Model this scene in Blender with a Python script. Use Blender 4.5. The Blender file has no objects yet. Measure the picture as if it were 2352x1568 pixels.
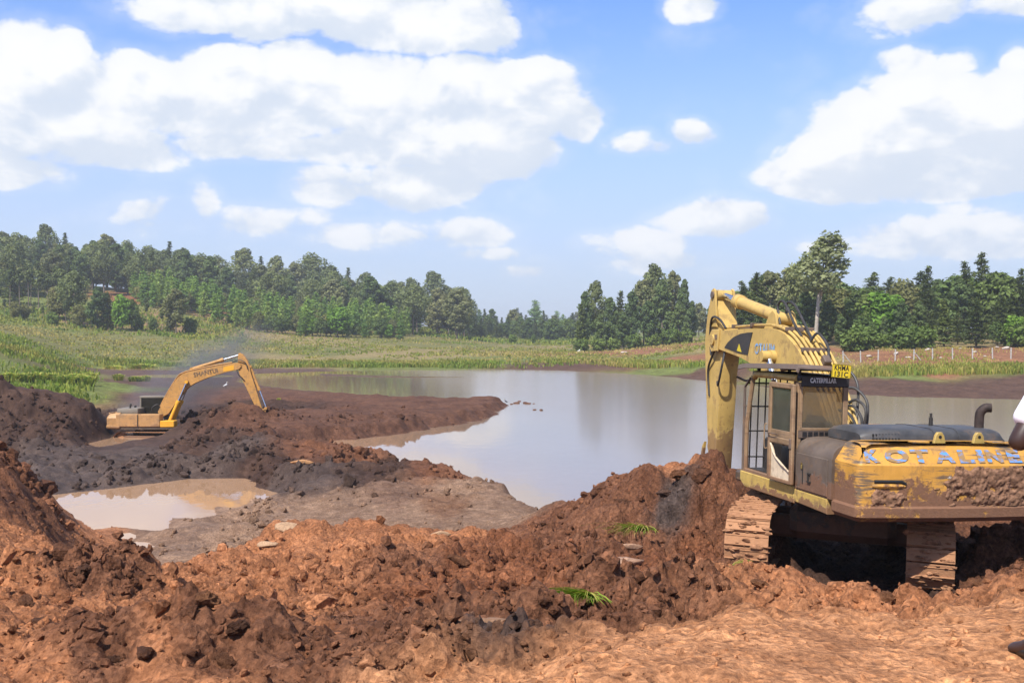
import bpy, bmesh, math, random
import numpy as np
from mathutils import Vector, Matrix

# ------------------------------------------------------------------ camera
scene = bpy.context.scene
COL = scene.collection
R = math.radians
FPX = 2522.0            # focal length in units of a 2352 px wide frame
EYE = 6.3               # eye height above the water (water is z = 0)
cd = bpy.data.cameras.new('camera'); cam = bpy.data.objects.new('camera', cd); COL.objects.link(cam)
cd.sensor_width = 36.0; cd.lens = 36.0 * FPX / 2352.0; cd.clip_start = 0.05; cd.clip_end = 20000
cam.location = (0, 0, EYE); cam.rotation_euler = (R(90 - 0.545), 0, 0)
scene.camera = cam

# ------------------------------------------------------------------ node helper
class NT:
    def __init__(s, nt): s.nt = nt; s.L = nt.links
    def node(s, t, **props):
        n = s.nt.nodes.new(t)
        for k, v in props.items(): setattr(n, k, v)
        return n
    def put(s, sock, v):
        if v is None: return
        if isinstance(v, bpy.types.NodeSocket): s.L.new(v, sock)
        else:
            if sock.type == 'RGBA' and hasattr(v, '__len__') and len(v) == 3: v = (*v, 1)
            sock.default_value = v
    def math(s, op, a, b=None, c=None, clamp=False):
        n = s.node('ShaderNodeMath', operation=op, use_clamp=clamp)
        for i, v in enumerate((a, b, c)): s.put(n.inputs[i], v)
        return n.outputs[0]
    def vmath(s, op, a, b=None, c=None):
        n = s.node('ShaderNodeVectorMath', operation=op)
        for i, v in enumerate((a, b, c)): s.put(n.inputs[i], v)
        return n.outputs['Value'] if op in ('DOT_PRODUCT', 'LENGTH', 'DISTANCE') else n.outputs[0]
    def mix(s, f, a, b, blend='MIX'):
        n = s.node('ShaderNodeMix', data_type='RGBA', blend_type=blend)
        s.put(n.inputs[0], f); s.put(n.inputs[6], a); s.put(n.inputs[7], b)
        return n.outputs[2]
    def ramp(s, v, lo, hi, a=0.0, b=1.0, smooth=True):
        n = s.node('ShaderNodeMapRange', interpolation_type='SMOOTHSTEP' if smooth else 'LINEAR')
        for i, x in enumerate((v, lo, hi, a, b)): s.put(n.inputs[i], x)
        return n.outputs[0]
    def noise(s, vec, scale, detail=4, rough=0.5, dist=0.0, out=0):
        n = s.node('ShaderNodeTexNoise'); s.put(n.inputs['Vector'], vec)
        n.inputs['Scale'].default_value = scale; n.inputs['Detail'].default_value = detail
        n.inputs['Roughness'].default_value = rough; n.inputs['Distortion'].default_value = dist
        return n.outputs[out]
    def voro(s, vec, scale, feature='F1', detail=0.0, rnd=1.0, out='Distance'):
        n = s.node('ShaderNodeTexVoronoi', feature=feature); s.put(n.inputs['Vector'], vec)
        n.inputs['Scale'].default_value = scale; n.inputs['Randomness'].default_value = rnd
        n.inputs['Detail'].default_value = detail
        return n.outputs[out]
    def attr(s, name, out='Color', t='GEOMETRY'):
        n = s.node('ShaderNodeAttribute', attribute_name=name, attribute_type=t); return n.outputs[out]
    def coord(s, which='Object'):
        return s.node('ShaderNodeTexCoord').outputs[which]
    def bump(s, h, strength=0.5, dist=0.02):
        n = s.node('ShaderNodeBump'); s.put(n.inputs['Height'], h)
        n.inputs['Strength'].default_value = strength; n.inputs['Distance'].default_value = dist
        return n.outputs[0]

# ------------------------------------------------------------------ sun and sky
SUN_TO = Vector((-0.34, -0.58, 0.84)).normalized()
sun_el = math.asin(SUN_TO.z); sun_az = math.atan2(SUN_TO.x, SUN_TO.y)
sd_ = bpy.data.lights.new('sun', 'SUN'); sun = bpy.data.objects.new('sun', sd_); COL.objects.link(sun)
sd_.energy = 5.0; sd_.angle = R(0.53); sd_.color = (1.0, 0.955, 0.88)
sun.rotation_euler = (-SUN_TO).to_track_quat('-Z', 'Y').to_euler(); sun.location = (-40, -40, 90)

world = bpy.data.worlds.new('World'); scene.world = world; world.use_nodes = True
def build_world():
    nt = world.node_tree; nt.nodes.clear(); n = NT(nt)
    # density of the cumulus field as a function of (azimuth, elevation)
    g = bpy.data.node_groups.new('cloud_density', 'ShaderNodeTree')
    g.interface.new_socket('P', in_out='INPUT', socket_type='NodeSocketVector')
    g.interface.new_socket('D', in_out='OUTPUT', socket_type='NodeSocketFloat'); g.interface.new_socket('H', in_out='OUTPUT', socket_type='NodeSocketFloat')
    m = NT(g); gi = m.node('NodeGroupInput'); go = m.node('NodeGroupOutput'); P = gi.outputs[0]
    blobs = [(560,10,310,85,1),(930,40,290,90,1),(1120,55,95,85,.9),(30,160,150,120,1.1),(145,160,75,95,1.05),(60,290,280,100,1),
        (300,210,200,90,1),(520,190,140,90,1.1),(690,165,110,80,1.1),(850,200,220,85,1),(1080,205,160,85,1),(1230,235,130,95,1.1),(1330,265,90,65,1),
        (560,275,330,70,.9),(1000,280,300,95,1),(900,345,290,70,1),(780,425,150,65,1),(950,420,210,75,1),(1110,345,200,80,1),(0,385,190,50,.85),(230,330,220,60,.85),(600,335,260,45,.8),
        (330,495,140,50,.7),(470,470,45,60,.55),(610,505,120,45,.7),(860,535,190,45,.7),(1070,535,110,50,.8),(1090,585,120,26,.6),(1230,622,90,34,.6),(720,495,100,34,.6),
        (2150,310,320,125,1.15),(1950,365,200,95,1.05),(2060,245,150,75,1.1),(2200,230,90,60,1.05),(2310,290,140,110,1.1),(1820,395,100,55,.95),(2150,420,300,50,.8),
        (2090,142,75,42,.75),(2190,148,60,36,.7),(2335,140,40,45,.6),(2080,15,200,70,.9),(2310,5,150,45,.8),(1590,5,80,48,.75),
        (1450,328,85,36,.8),(1590,312,65,40,.75),(1520,335,60,22,.7),(1630,500,160,55,.9),(1470,560,150,50,.75),(1730,485,60,32,.65),(1540,600,200,38,.65),
        (2130,545,190,58,.85),(2300,535,140,55,.85),(2230,480,130,22,.5),(1850,570,70,26,.5)]
    acc = None; hi = None
    for cx, cy, rx, ry, w in blobs:
        az = math.atan((cx - 1176) / FPX); el = math.atan((760 - cy) / FPX * math.cos(az))
        ix, iy = FPX / (rx * 1.22), FPX / (ry * 1.22)
        q = m.vmath('MULTIPLY_ADD', P, (ix, iy, 0), (-az * ix, -el * iy, 0))
        k = m.math('SUBTRACT', 1.0, m.vmath('DOT_PRODUCT', q, q), clamp=True)
        k = m.math('MULTIPLY', k, w * 1.42)
        qy = m.vmath('DOT_PRODUCT', q, (-.25, .97, 0))
        t = m.math('MULTIPLY', k, qy)                       # sunny upper side of each lump
        hi = t if hi is None else m.math('ADD', hi, t)
        acc = k if acc is None else m.math('MAXIMUM', acc, k)
    # outside the surveyed part of the sky the same kind of cloud goes on at random
    sep = m.node('ShaderNodeSeparateXYZ'); m.put(sep.inputs[0], P)
    fx = m.ramp(m.math('ABSOLUTE', sep.outputs[0]), 0.44, 0.62); fy = m.ramp(sep.outputs[1], 0.30, 0.42)
    far = m.math('MAXIMUM', fx, fy)
    rnd = m.ramp(m.noise(m.vmath('MULTIPLY', P, (1, 1.6, 1)), 2.6, 2, .5), .38, .66, 0.0, 1.0)
    mx = m.node('ShaderNodeMix', data_type='FLOAT'); m.put(mx.inputs[0], far); m.put(mx.inputs[2], acc); m.put(mx.inputs[3], rnd)
    def puff(v):
        sc_ = m.vmath('MULTIPLY', v, (1.0, 1.5, 1.0))
        fb = m.noise(sc_, 8.0, 9, .62, .25)
        vo = m.voro(m.vmath('ADD', sc_, m.vmath('MULTIPLY', m.noise(sc_, 14, 3, .5, 0, 1), (.05, .05, 0))), 15.0, 'F1', 3.0)
        d = m.math('MULTIPLY', m.math('SUBTRACT', fb, .5), 1.7)
        return m.math('MULTIPLY_ADD', m.math('SUBTRACT', .40, vo), .72, d)
    p0 = puff(P); p1 = puff(m.vmath('ADD', P, (-.008, .018, 0)))
    m.put(go.inputs[0], m.math('ADD', p0, mx.outputs[0]))
    m.put(go.inputs[1], m.math('MULTIPLY_ADD', hi, .55, m.math('SUBTRACT', p0, p1)))
    # direction -> azimuth, elevation
    D = n.coord('Generated'); s3 = n.node('ShaderNodeSeparateXYZ'); n.put(s3.inputs[0], D)
    az = n.math('ARCTAN2', s3.outputs[0], s3.outputs[1]); el = n.math('ARCSINE', s3.outputs[2])
    cb = n.node('ShaderNodeCombineXYZ'); n.put(cb.inputs[0], az); n.put(cb.inputs[1], el)
    q = n.node('ShaderNodeGroup'); q.node_tree = g; n.put(q.inputs[0], cb.outputs[0]); d0 = q.outputs[0]
    cover = n.math('MAXIMUM', n.ramp(d0, .06, .46), n.math('MULTIPLY', n.ramp(d0, -.45, .34), .20))
    lit = n.ramp(q.outputs[1], -.40, .26)
    thick = n.ramp(d0, .35, 1.3)
    lit = n.math('ADD', n.math('MULTIPLY', lit, .85), n.math('MULTIPLY', thick, .2), clamp=True)
    CW, CG = (10.3, 10.4, 10.6), (7.3, 8.1, 9.4)
    ccol = n.mix(lit, CG, CW)
    sky = n.node('ShaderNodeTexSky', sky_type='NISHITA'); sky.sun_disc = False
    sky.sun_elevation = sun_el; sky.sun_rotation = sun_az; sky.altitude = 2200
    sky.air_density = 1.0; sky.dust_density = 1.4; sky.ozone_density = 1.2
    # thin milky veil of moist air towards the horizon
    veil = n.ramp(el, 0.0, .36, .90, .0)
    base = n.mix(n.math('MULTIPLY', veil, 1.0), n.mix(1.0, sky.outputs[0], (1.34, 1.78, 2.5), 'MULTIPLY'), (6.0, 6.7, 8.1))
    cover = n.math('MULTIPLY', cover, n.ramp(el, -.02, .14, .7, 1.0))
    c = n.mix(cover, base, ccol)
    below = n.ramp(el, -.03, 0.0)
    c = n.mix(below, (2.0, 1.6, 1.2), c)
    bg = n.node('ShaderNodeBackground'); n.put(bg.inputs[0], c); bg.inputs[1].default_value = 0.068
    out = n.node('ShaderNodeOutputWorld'); n.L.new(bg.outputs[0], out.inputs[0])
build_world()
world.cycles.sampling_method = 'NONE'

vs = scene.view_settings
vs.view_transform = 'Standard'; vs.look = 'None'; vs.exposure = 0.55; vs.gamma = 1.0; vs.use_curve_mapping = False
cy = scene.cycles
cy.use_denoising = True; cy.denoiser = 'OPENIMAGEDENOISE'; cy.use_adaptive_sampling = True; cy.adaptive_threshold = 0.01
cy.max_bounces = 5; cy.diffuse_bounces = 2; cy.glossy_bounces = 3; cy.transmission_bounces = 4; cy.transparent_max_bounces = 8; cy.volume_bounces = 0
cy.sample_clamp_indirect = 6.0; cy.caustics_reflective = False; cy.caustics_refractive = False

# ------------------------------------------------------------------ object helpers
rng = np.random.default_rng(7); rnd = random.Random(11)
def tag(o, label=None, cat=None, group=None, kind=None):
    if label: o['label'] = label
    if cat: o['category'] = cat
    if group: o['group'] = group
    if kind: o['kind'] = kind
    return o
def link(name, me, mat=None, parent=None, loc=None):
    o = bpy.data.objects.new(name, me); COL.objects.link(o)
    if mat is not None and me is not None and len(me.materials) == 0: me.materials.append(mat)
    if parent is not None: o.parent = parent
    if loc is not None: o.location = loc
    return o
def empty(name, loc=(0, 0, 0)):
    o = bpy.data.objects.new(name, None); COL.objects.link(o); o.location = loc; o.empty_display_size = .2
    return o
def mesh_np(name, V, F, colors=None, smooth=True, cname='Col', extra=None):
    V = np.asarray(V, np.float32); F = np.asarray(F, np.int32); k = F.shape[1]
    me = bpy.data.meshes.new(name)
    me.vertices.add(len(V)); me.vertices.foreach_set('co', V.ravel())
    me.loops.add(F.size); me.loops.foreach_set('vertex_index', F.ravel())
    me.polygons.add(len(F)); me.polygons.foreach_set('loop_start', np.arange(0, F.size, k, dtype=np.int32))
    me.polygons.foreach_set('use_smooth', np.full(len(F), smooth))
    if colors is not None:
        a = me.attributes.new(cname, 'FLOAT_COLOR', 'POINT'); C = np.ones((len(V), 4), np.float32); C[:, :3] = colors
        a.data.foreach_set('color', C.ravel())
    for nm, arr in (extra or {}).items():
        a = me.attributes.new(nm, 'FLOAT', 'POINT'); a.data.foreach_set('value', np.asarray(arr, np.float32))
    me.update(calc_edges=True); me.validate(); return me
def at(px, py, d):
    return Vector(((px - 1176) / FPX * d, d, EYE - (py - 760) / FPX * d))
def mat_new(name):
    m = bpy.data.materials.new(name); m.use_nodes = True; m.node_tree.nodes.clear(); n = NT(m.node_tree)
    out = n.node('ShaderNodeOutputMaterial'); return m, n, out
def principled(n, out, col, rough=.6, metal=0.0, normal=None, spec=None, **kw):
    b = n.node('ShaderNodeBsdfPrincipled'); n.put(b.inputs['Base Color'], col); n.put(b.inputs['Roughness'], rough)
    n.put(b.inputs['Metallic'], metal)
    if normal is not None: n.put(b.inputs['Normal'], normal)
    if spec is not None: n.put(b.inputs['Specular IOR Level'], spec)
    for k, v in kw.items(): n.put(b.inputs[k.replace('_', ' ')], v)
    n.L.new(b.outputs[0], out.inputs[0]); return b
def simple(name, col, rough=.6, metal=0.0, var=.25, scale=6.0, bump=.0, spec=None):
    m, n, out = mat_new(name); P = n.coord()
    f = n.noise(P, scale, 5, .6)
    c = n.mix(n.ramp(f, .3, .7), tuple(x * (1 - var) for x in col), tuple(min(1, x * (1 + var)) for x in col))
    principled(n, out, c, rough, metal, n.bump(f, bump, .02) if bump else None, spec)
    return m
# ---- numpy noise
def _hash(ix, iy, seed):
    h = (ix.astype(np.int64) * 374761393 + iy.astype(np.int64) * 668265263 + seed * 982451653) & 0xffffffff
    h = ((h ^ (h >> 13)) * 1274126177) & 0xffffffff
    h = ((h ^ (h >> 16)) * 2246822519) & 0xffffffff
    return ((h ^ (h >> 15)) & 0xffffff).astype(np.float32) / 16777215.0
def vnoise(x, y, seed=0):
    ix = np.floor(x); iy = np.floor(y); fx = (x - ix).astype(np.float32); fy = (y - iy).astype(np.float32)
    fx = fx * fx * fx * (fx * (fx * 6 - 15) + 10); fy = fy * fy * fy * (fy * (fy * 6 - 15) + 10)
    a = _hash(ix, iy, seed); b = _hash(ix + 1, iy, seed); c = _hash(ix, iy + 1, seed); d = _hash(ix + 1, iy + 1, seed)
    return a + (b - a) * fx + (c - a) * fy + (a - b - c + d) * fx * fy
def fbm(x, y, seed=0, octv=4, gain=.5):
    s = 0; a = 1.0; t = 0
    for o in range(octv):
        s = s + a * vnoise(x * 2 ** o + 17.3 * o, y * 2 ** o - 9.1 * o, seed + o); t += a; a *= gain
    return s / t
def domes(x, y, seed=0, fill=.7):
    """lumps: the highest of the random half-balls around each point, 0..1"""
    ix = np.floor(x); iy = np.floor(y); best = np.zeros_like(x, dtype=np.float32)
    for dx in (-1, 0, 1):
        for dy in (-1, 0, 1):
            cx = ix + dx; cyy = iy + dy
            hx = _hash(cx, cyy, seed); hy = _hash(cx, cyy, seed + 5); hr = _hash(cx, cyy, seed + 9)
            ra = .25 + .6 * hr
            ex = 1 + .5 * (_hash(cx, cyy, seed + 3) - .5)
            q = 1 - (((x - cx - hx) * ex) ** 2 + ((y - cyy - hy) / ex) ** 2) / (ra * ra)
            q = np.sqrt(np.maximum(q, 0)) * ra * (_hash(cx, cyy, seed + 13) < fill)
            best = np.maximum(best, q.astype(np.float32))
    return best
def sst(a, b, v):
    t = np.clip((v - a) / (b - a), 0, 1); return t * t * (3 - 2 * t)
# ================================================================== terrain
# ground profiles: for each bearing (given as a column of a 2352 px frame) the height z at distances d
PROFILES = {
 -700: [(1,4.65),(5,4.6),(8,4.4),(15,4.0),(25,3.9),(32,3.6),(42,2.0),(60,1.5),(90,1.8),(110,3.2),(150,5),(200,7),(260,10),(300,15),(350,22),(400,27),(600,28),(6000,28)],
 0: [(1,4.65),(4.5,4.62),(5.5,4.5),(7.7,4.2),(11.1,3.75),(15.4,3.3),(21.3,3.05),(28,3.0),(31,2.9),(35,1.6),(42,.6),(60,.4),(80,.7),(100,1.4),(125,3.2),(150,4.6),(200,6.6),(225,7.2),(260,10),(300,15),(350,21),(400,26),(450,27),(6000,25)],
 200: [(1,4.65),(4.5,4.62),(5.5,4.5),(8,4.15),(13.5,3.4),(17,2.5),(21,1.35),(26,.42),(31,.2),(36,.15),(48,.35),(54,.2),(62,.12),(80,.5),(100,1.0),(115,1.3),(130,.3),(150,.2),(172,.2),(185,.5),(200,1.8),(225,4.5),(260,7.2),(300,13),(350,19),(400,23),(450,24),(6000,22)],
 400: [(1,4.65),(4.8,4.62),(5.8,4.5),(8,4.1),(12.4,3.4),(17,2.5),(21,1.7),(26,.55),(31,.22),(40,.2),(48,.4),(56,.2),(66,.15),(75,.4),(100,.35),(130,.3),(150,.2),(172,.2),(185,.5),(200,1.3),(230,3.8),(265,6.6),(300,11),(350,17),(400,20),(450,21),(6000,20)],
 650: [(1,4.65),(5.0,4.62),(6.0,4.45),(9.5,3.85),(15.4,3.0),(20,2.35),(22.5,2.1),(25,1.2),(30,.5),(36,.4),(41.5,.7),(49.5,.8),(56,.7),(64,.8),(75,.85),(85,.7),(110,.5),(140,.2),(176,.15),(190,.6),(220,1.6),(260,3.6),(300,5.6),(330,8),(380,12),(420,14),(6000,14)],
 900: [(1,4.65),(5.2,4.62),(6.2,4.45),(9.5,3.85),(15.4,3.0),(20,2.4),(22.5,2.1),(25,1.3),(29,.75),(33,.6),(40.8,.8),(43.8,1.0),(46,.6),(60,.6),(75,.85),(90,.7),(110,.4),(176,.15),(190,.6),(230,1.5),(280,3.6),(330,5.4),(380,7),(430,8.5),(600,9),(6000,10)],
 1176: [(1,4.65),(5.3,4.62),(6.0,4.4),(9.5,3.8),(15.4,3.0),(20,2.35),(24,1.9),(27,1.3),(31,1.0),(37.8,.9),(38.7,1.0),(40.5,.5),(60,.5),(95,.5),(176,.15),(190,.8),(230,1.2),(300,1.8),(400,2.8),(600,4.2),(1000,5),(6000,6)],
 1300: [(1,4.65),(5.5,4.65),(6.2,4.4),(9.5,3.8),(15,3.05),(19,2.75),(22,2.6),(26,2.3),(28,2.35),(31,1.0),(33,.5),(100,.5),(176,.15),(190,.8),(230,1.2),(300,1.9),(400,2.9),(600,4.3),(1000,5),(6000,6)],
 1450: [(1,4.65),(5.9,4.65),(6.6,4.35),(8.7,4.05),(13.5,3.4),(16.5,3.15),(17.6,3.2),(19.0,3.75),(20.5,3.75),(25,2.0),(29,.6),(100,.5),(170,.15),(185,1.0),(220,1.5),(258,2.2),(300,3),(400,4.5),(600,5.5),(6000,6)],
 1650: [(1,4.65),(6.2,4.66),(7.2,4.4),(8.6,4.2),(11.9,3.6),(14.2,3.2),(15.6,3.0),(16.8,3.15),(18.6,3.85),(20.2,3.85),(24,2.4),(28,.6),(100,.5),(135,.15),(150,1.1),(165,1.8),(180,2.6),(200,3.6),(260,4.5),(400,5.5),(6000,6)],
 1850: [(1,4.65),(6.4,4.63),(7.6,4.35),(9.4,3.98),(12.2,3.40),(13.3,3.0),(14.6,2.75),(20,2.8),(25,1.6),(29,.6),(100,.5),(118,.15),(128,.9),(135,2),(140,2.5),(150,3.6),(165,4.2),(200,5),(6000,8)],
 2100: [(1,4.65),(6.7,4.60),(8.4,4.12),(10.5,3.42),(12.4,2.88),(13.4,2.70),(20,2.8),(26,1.6),(31,.6),(100,.4),(106,.15),(126,.9),(132,2.1),(136,2.5),(146,3.9),(160,4.4),(200,5.5),(6000,8)],
 2352: [(1,4.65),(7.0,4.64),(8.6,4.25),(11,3.60),(13,3.15),(16,3.25),(19,3.4),(24,2.6),(31,.6),(95,.4),(105,.15),(124,.9),(130,2.0),(134,2.4),(145,3.8),(160,4.4),(200,5.5),(6000,8)],
 3000: [(1,4.65),(7.2,4.68),(9,4.4),(13,3.6),(19,3.6),(26,2.6),(34,.6),(95,.4),(104,.15),(124,.9),(130,2.0),(134,2.4),(145,3.8),(160,4.4),(200,5.5),(6000,8)],
}
def build_base():
    us = np.linspace(-.95, .95, 420); ls = np.linspace(0, math.log(6000), 900)
    keys = sorted(PROFILES); cu = np.array([(k - 1176) / FPX for k in keys])
    rows = np.array([np.interp(ls, [math.log(p[0]) for p in PROFILES[k]], [p[1] for p in PROFILES[k]]) for k in keys])
    Z = np.array([np.interp(us, cu, rows[:, j]) for j in range(len(ls))]).T
    for w, ax in ((9, 0), (9, 0), (5, 1), (5, 1)):
        k = np.ones(w) / w; pad = w // 2
        Z = np.apply_along_axis(lambda a: np.convolve(np.pad(a, pad, mode='edge'), k, 'valid'), ax, Z)
    return us, ls, Z
US, LS, ZB = build_base()
def base_z(u, d):
    a = np.clip((u - US[0]) / (US[1] - US[0]), 0, len(US) - 1.001); b = np.clip(np.log(np.maximum(d, 1)) / (LS[1] - LS[0]), 0, len(LS) - 1.001)
    i = a.astype(int); j = b.astype(int); fa = a - i; fb = b - j
    return (ZB[i, j] * (1 - fa) + ZB[i + 1, j] * fa) * (1 - fb) + (ZB[i, j + 1] * (1 - fa) + ZB[i + 1, j + 1] * fa) * fb

def gp(px, py, z=0.0):                       # the ground point that a surveyed picture point belongs to
    d = (EYE - z) * FPX / (py - 760); return ((px - 1176) / FPX * d, d)
def gd(px, d): return ((px - 1176) / FPX * d, d)
LAKE = [gp(*p) for p in [(560,866),(600,858),(700,854),(820,850),(1000,850),(1100,848),(1250,850),(1400,856),(1500,862),(1640,876),(1800,893),(1960,905),(2100,912),(2352,917),(2900,925)]]
LAKE += [gd(*p) for p in [(2900,36),(2352,33),(2100,31.5),(1850,30),(1650,28.5),(1450,29.5),(1300,32.8),(1176,40.6),(1120,42.5),(1000,46)]]
LAKE += [gp(*p) for p in [(860,1054),(760,1046),(656,1028),(700,1021),(780,1012),(900,1001),(1000,985),(1080,968),(1130,955),(1165,938),(1172,928),(1100,926),(1011,926),(915,923),(882,909),(800,906),(700,896),(591,885),(545,878)]]
ISLE = [gp(*p) for p in [(715,857),(800,859.5),(900,863),(1070,866),(960,867.5),(850,866.5),(740,862)]]
PONDS = [[(114,1137),(185,1130),(297,1117),(431,1100),(556,1098),(599,1121),(638,1134),(642,1152),(530,1169),(500,1165),(491,1186),(457,1193),(384,1186),(379,1221),(276,1210),(215,1216),(180,1190),(125,1173)],
  [(177,1212),(196,1210),(215,1219),(214,1227),(183,1226)], [(267,1228),(290,1224),(306,1230),(300,1237),(275,1236)], [(310,1246),(330,1247),(345,1255),(322,1257)],
  [(263,1267),(290,1262),(319,1270),(300,1276),(270,1275)], [(349,1257),(370,1255),(392,1263),(360,1267)], [(474,1256),(490,1255),(509,1264),(485,1266)], [(505,1203),(540,1208),(548,1216),(520,1214)],
  [(203,1019),(240,1012),(265,1000),(315,990),(382,985),(404,982),(412,990),(382,1000),(344,1010),(291,1018),(219,1034),(200,1027)],
  [(225,845),(420,843),(560,848),(590,854),(500,853),(400,850),(240,850)], [(300,862),(480,858),(540,864),(480,867),(310,868)]]
PONDS = [[gp(*p) for p in q] for q in PONDS]
def sdf(x, y, poly):
    P = np.array(poly); Q = np.roll(P, -1, 0); best = np.full(x.shape, 1e18); inside = np.zeros(x.shape, bool)
    for (ax, ay), (bx, by) in zip(P, Q):
        ex, ey = bx - ax, by - ay; wx, wy = x - ax, y - ay
        t = np.clip((wx * ex + wy * ey) / (ex * ex + ey * ey + 1e-12), 0, 1)
        best = np.minimum(best, (wx - ex * t) ** 2 + (wy - ey * t) ** 2)
        c = ((ay > y) != (by > y)); inside ^= c & (x < (bx - ax) * (y - ay) / (by - ay + 1e-12) + ax)
    return np.where(inside, -1, 1) * np.sqrt(best)
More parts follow.
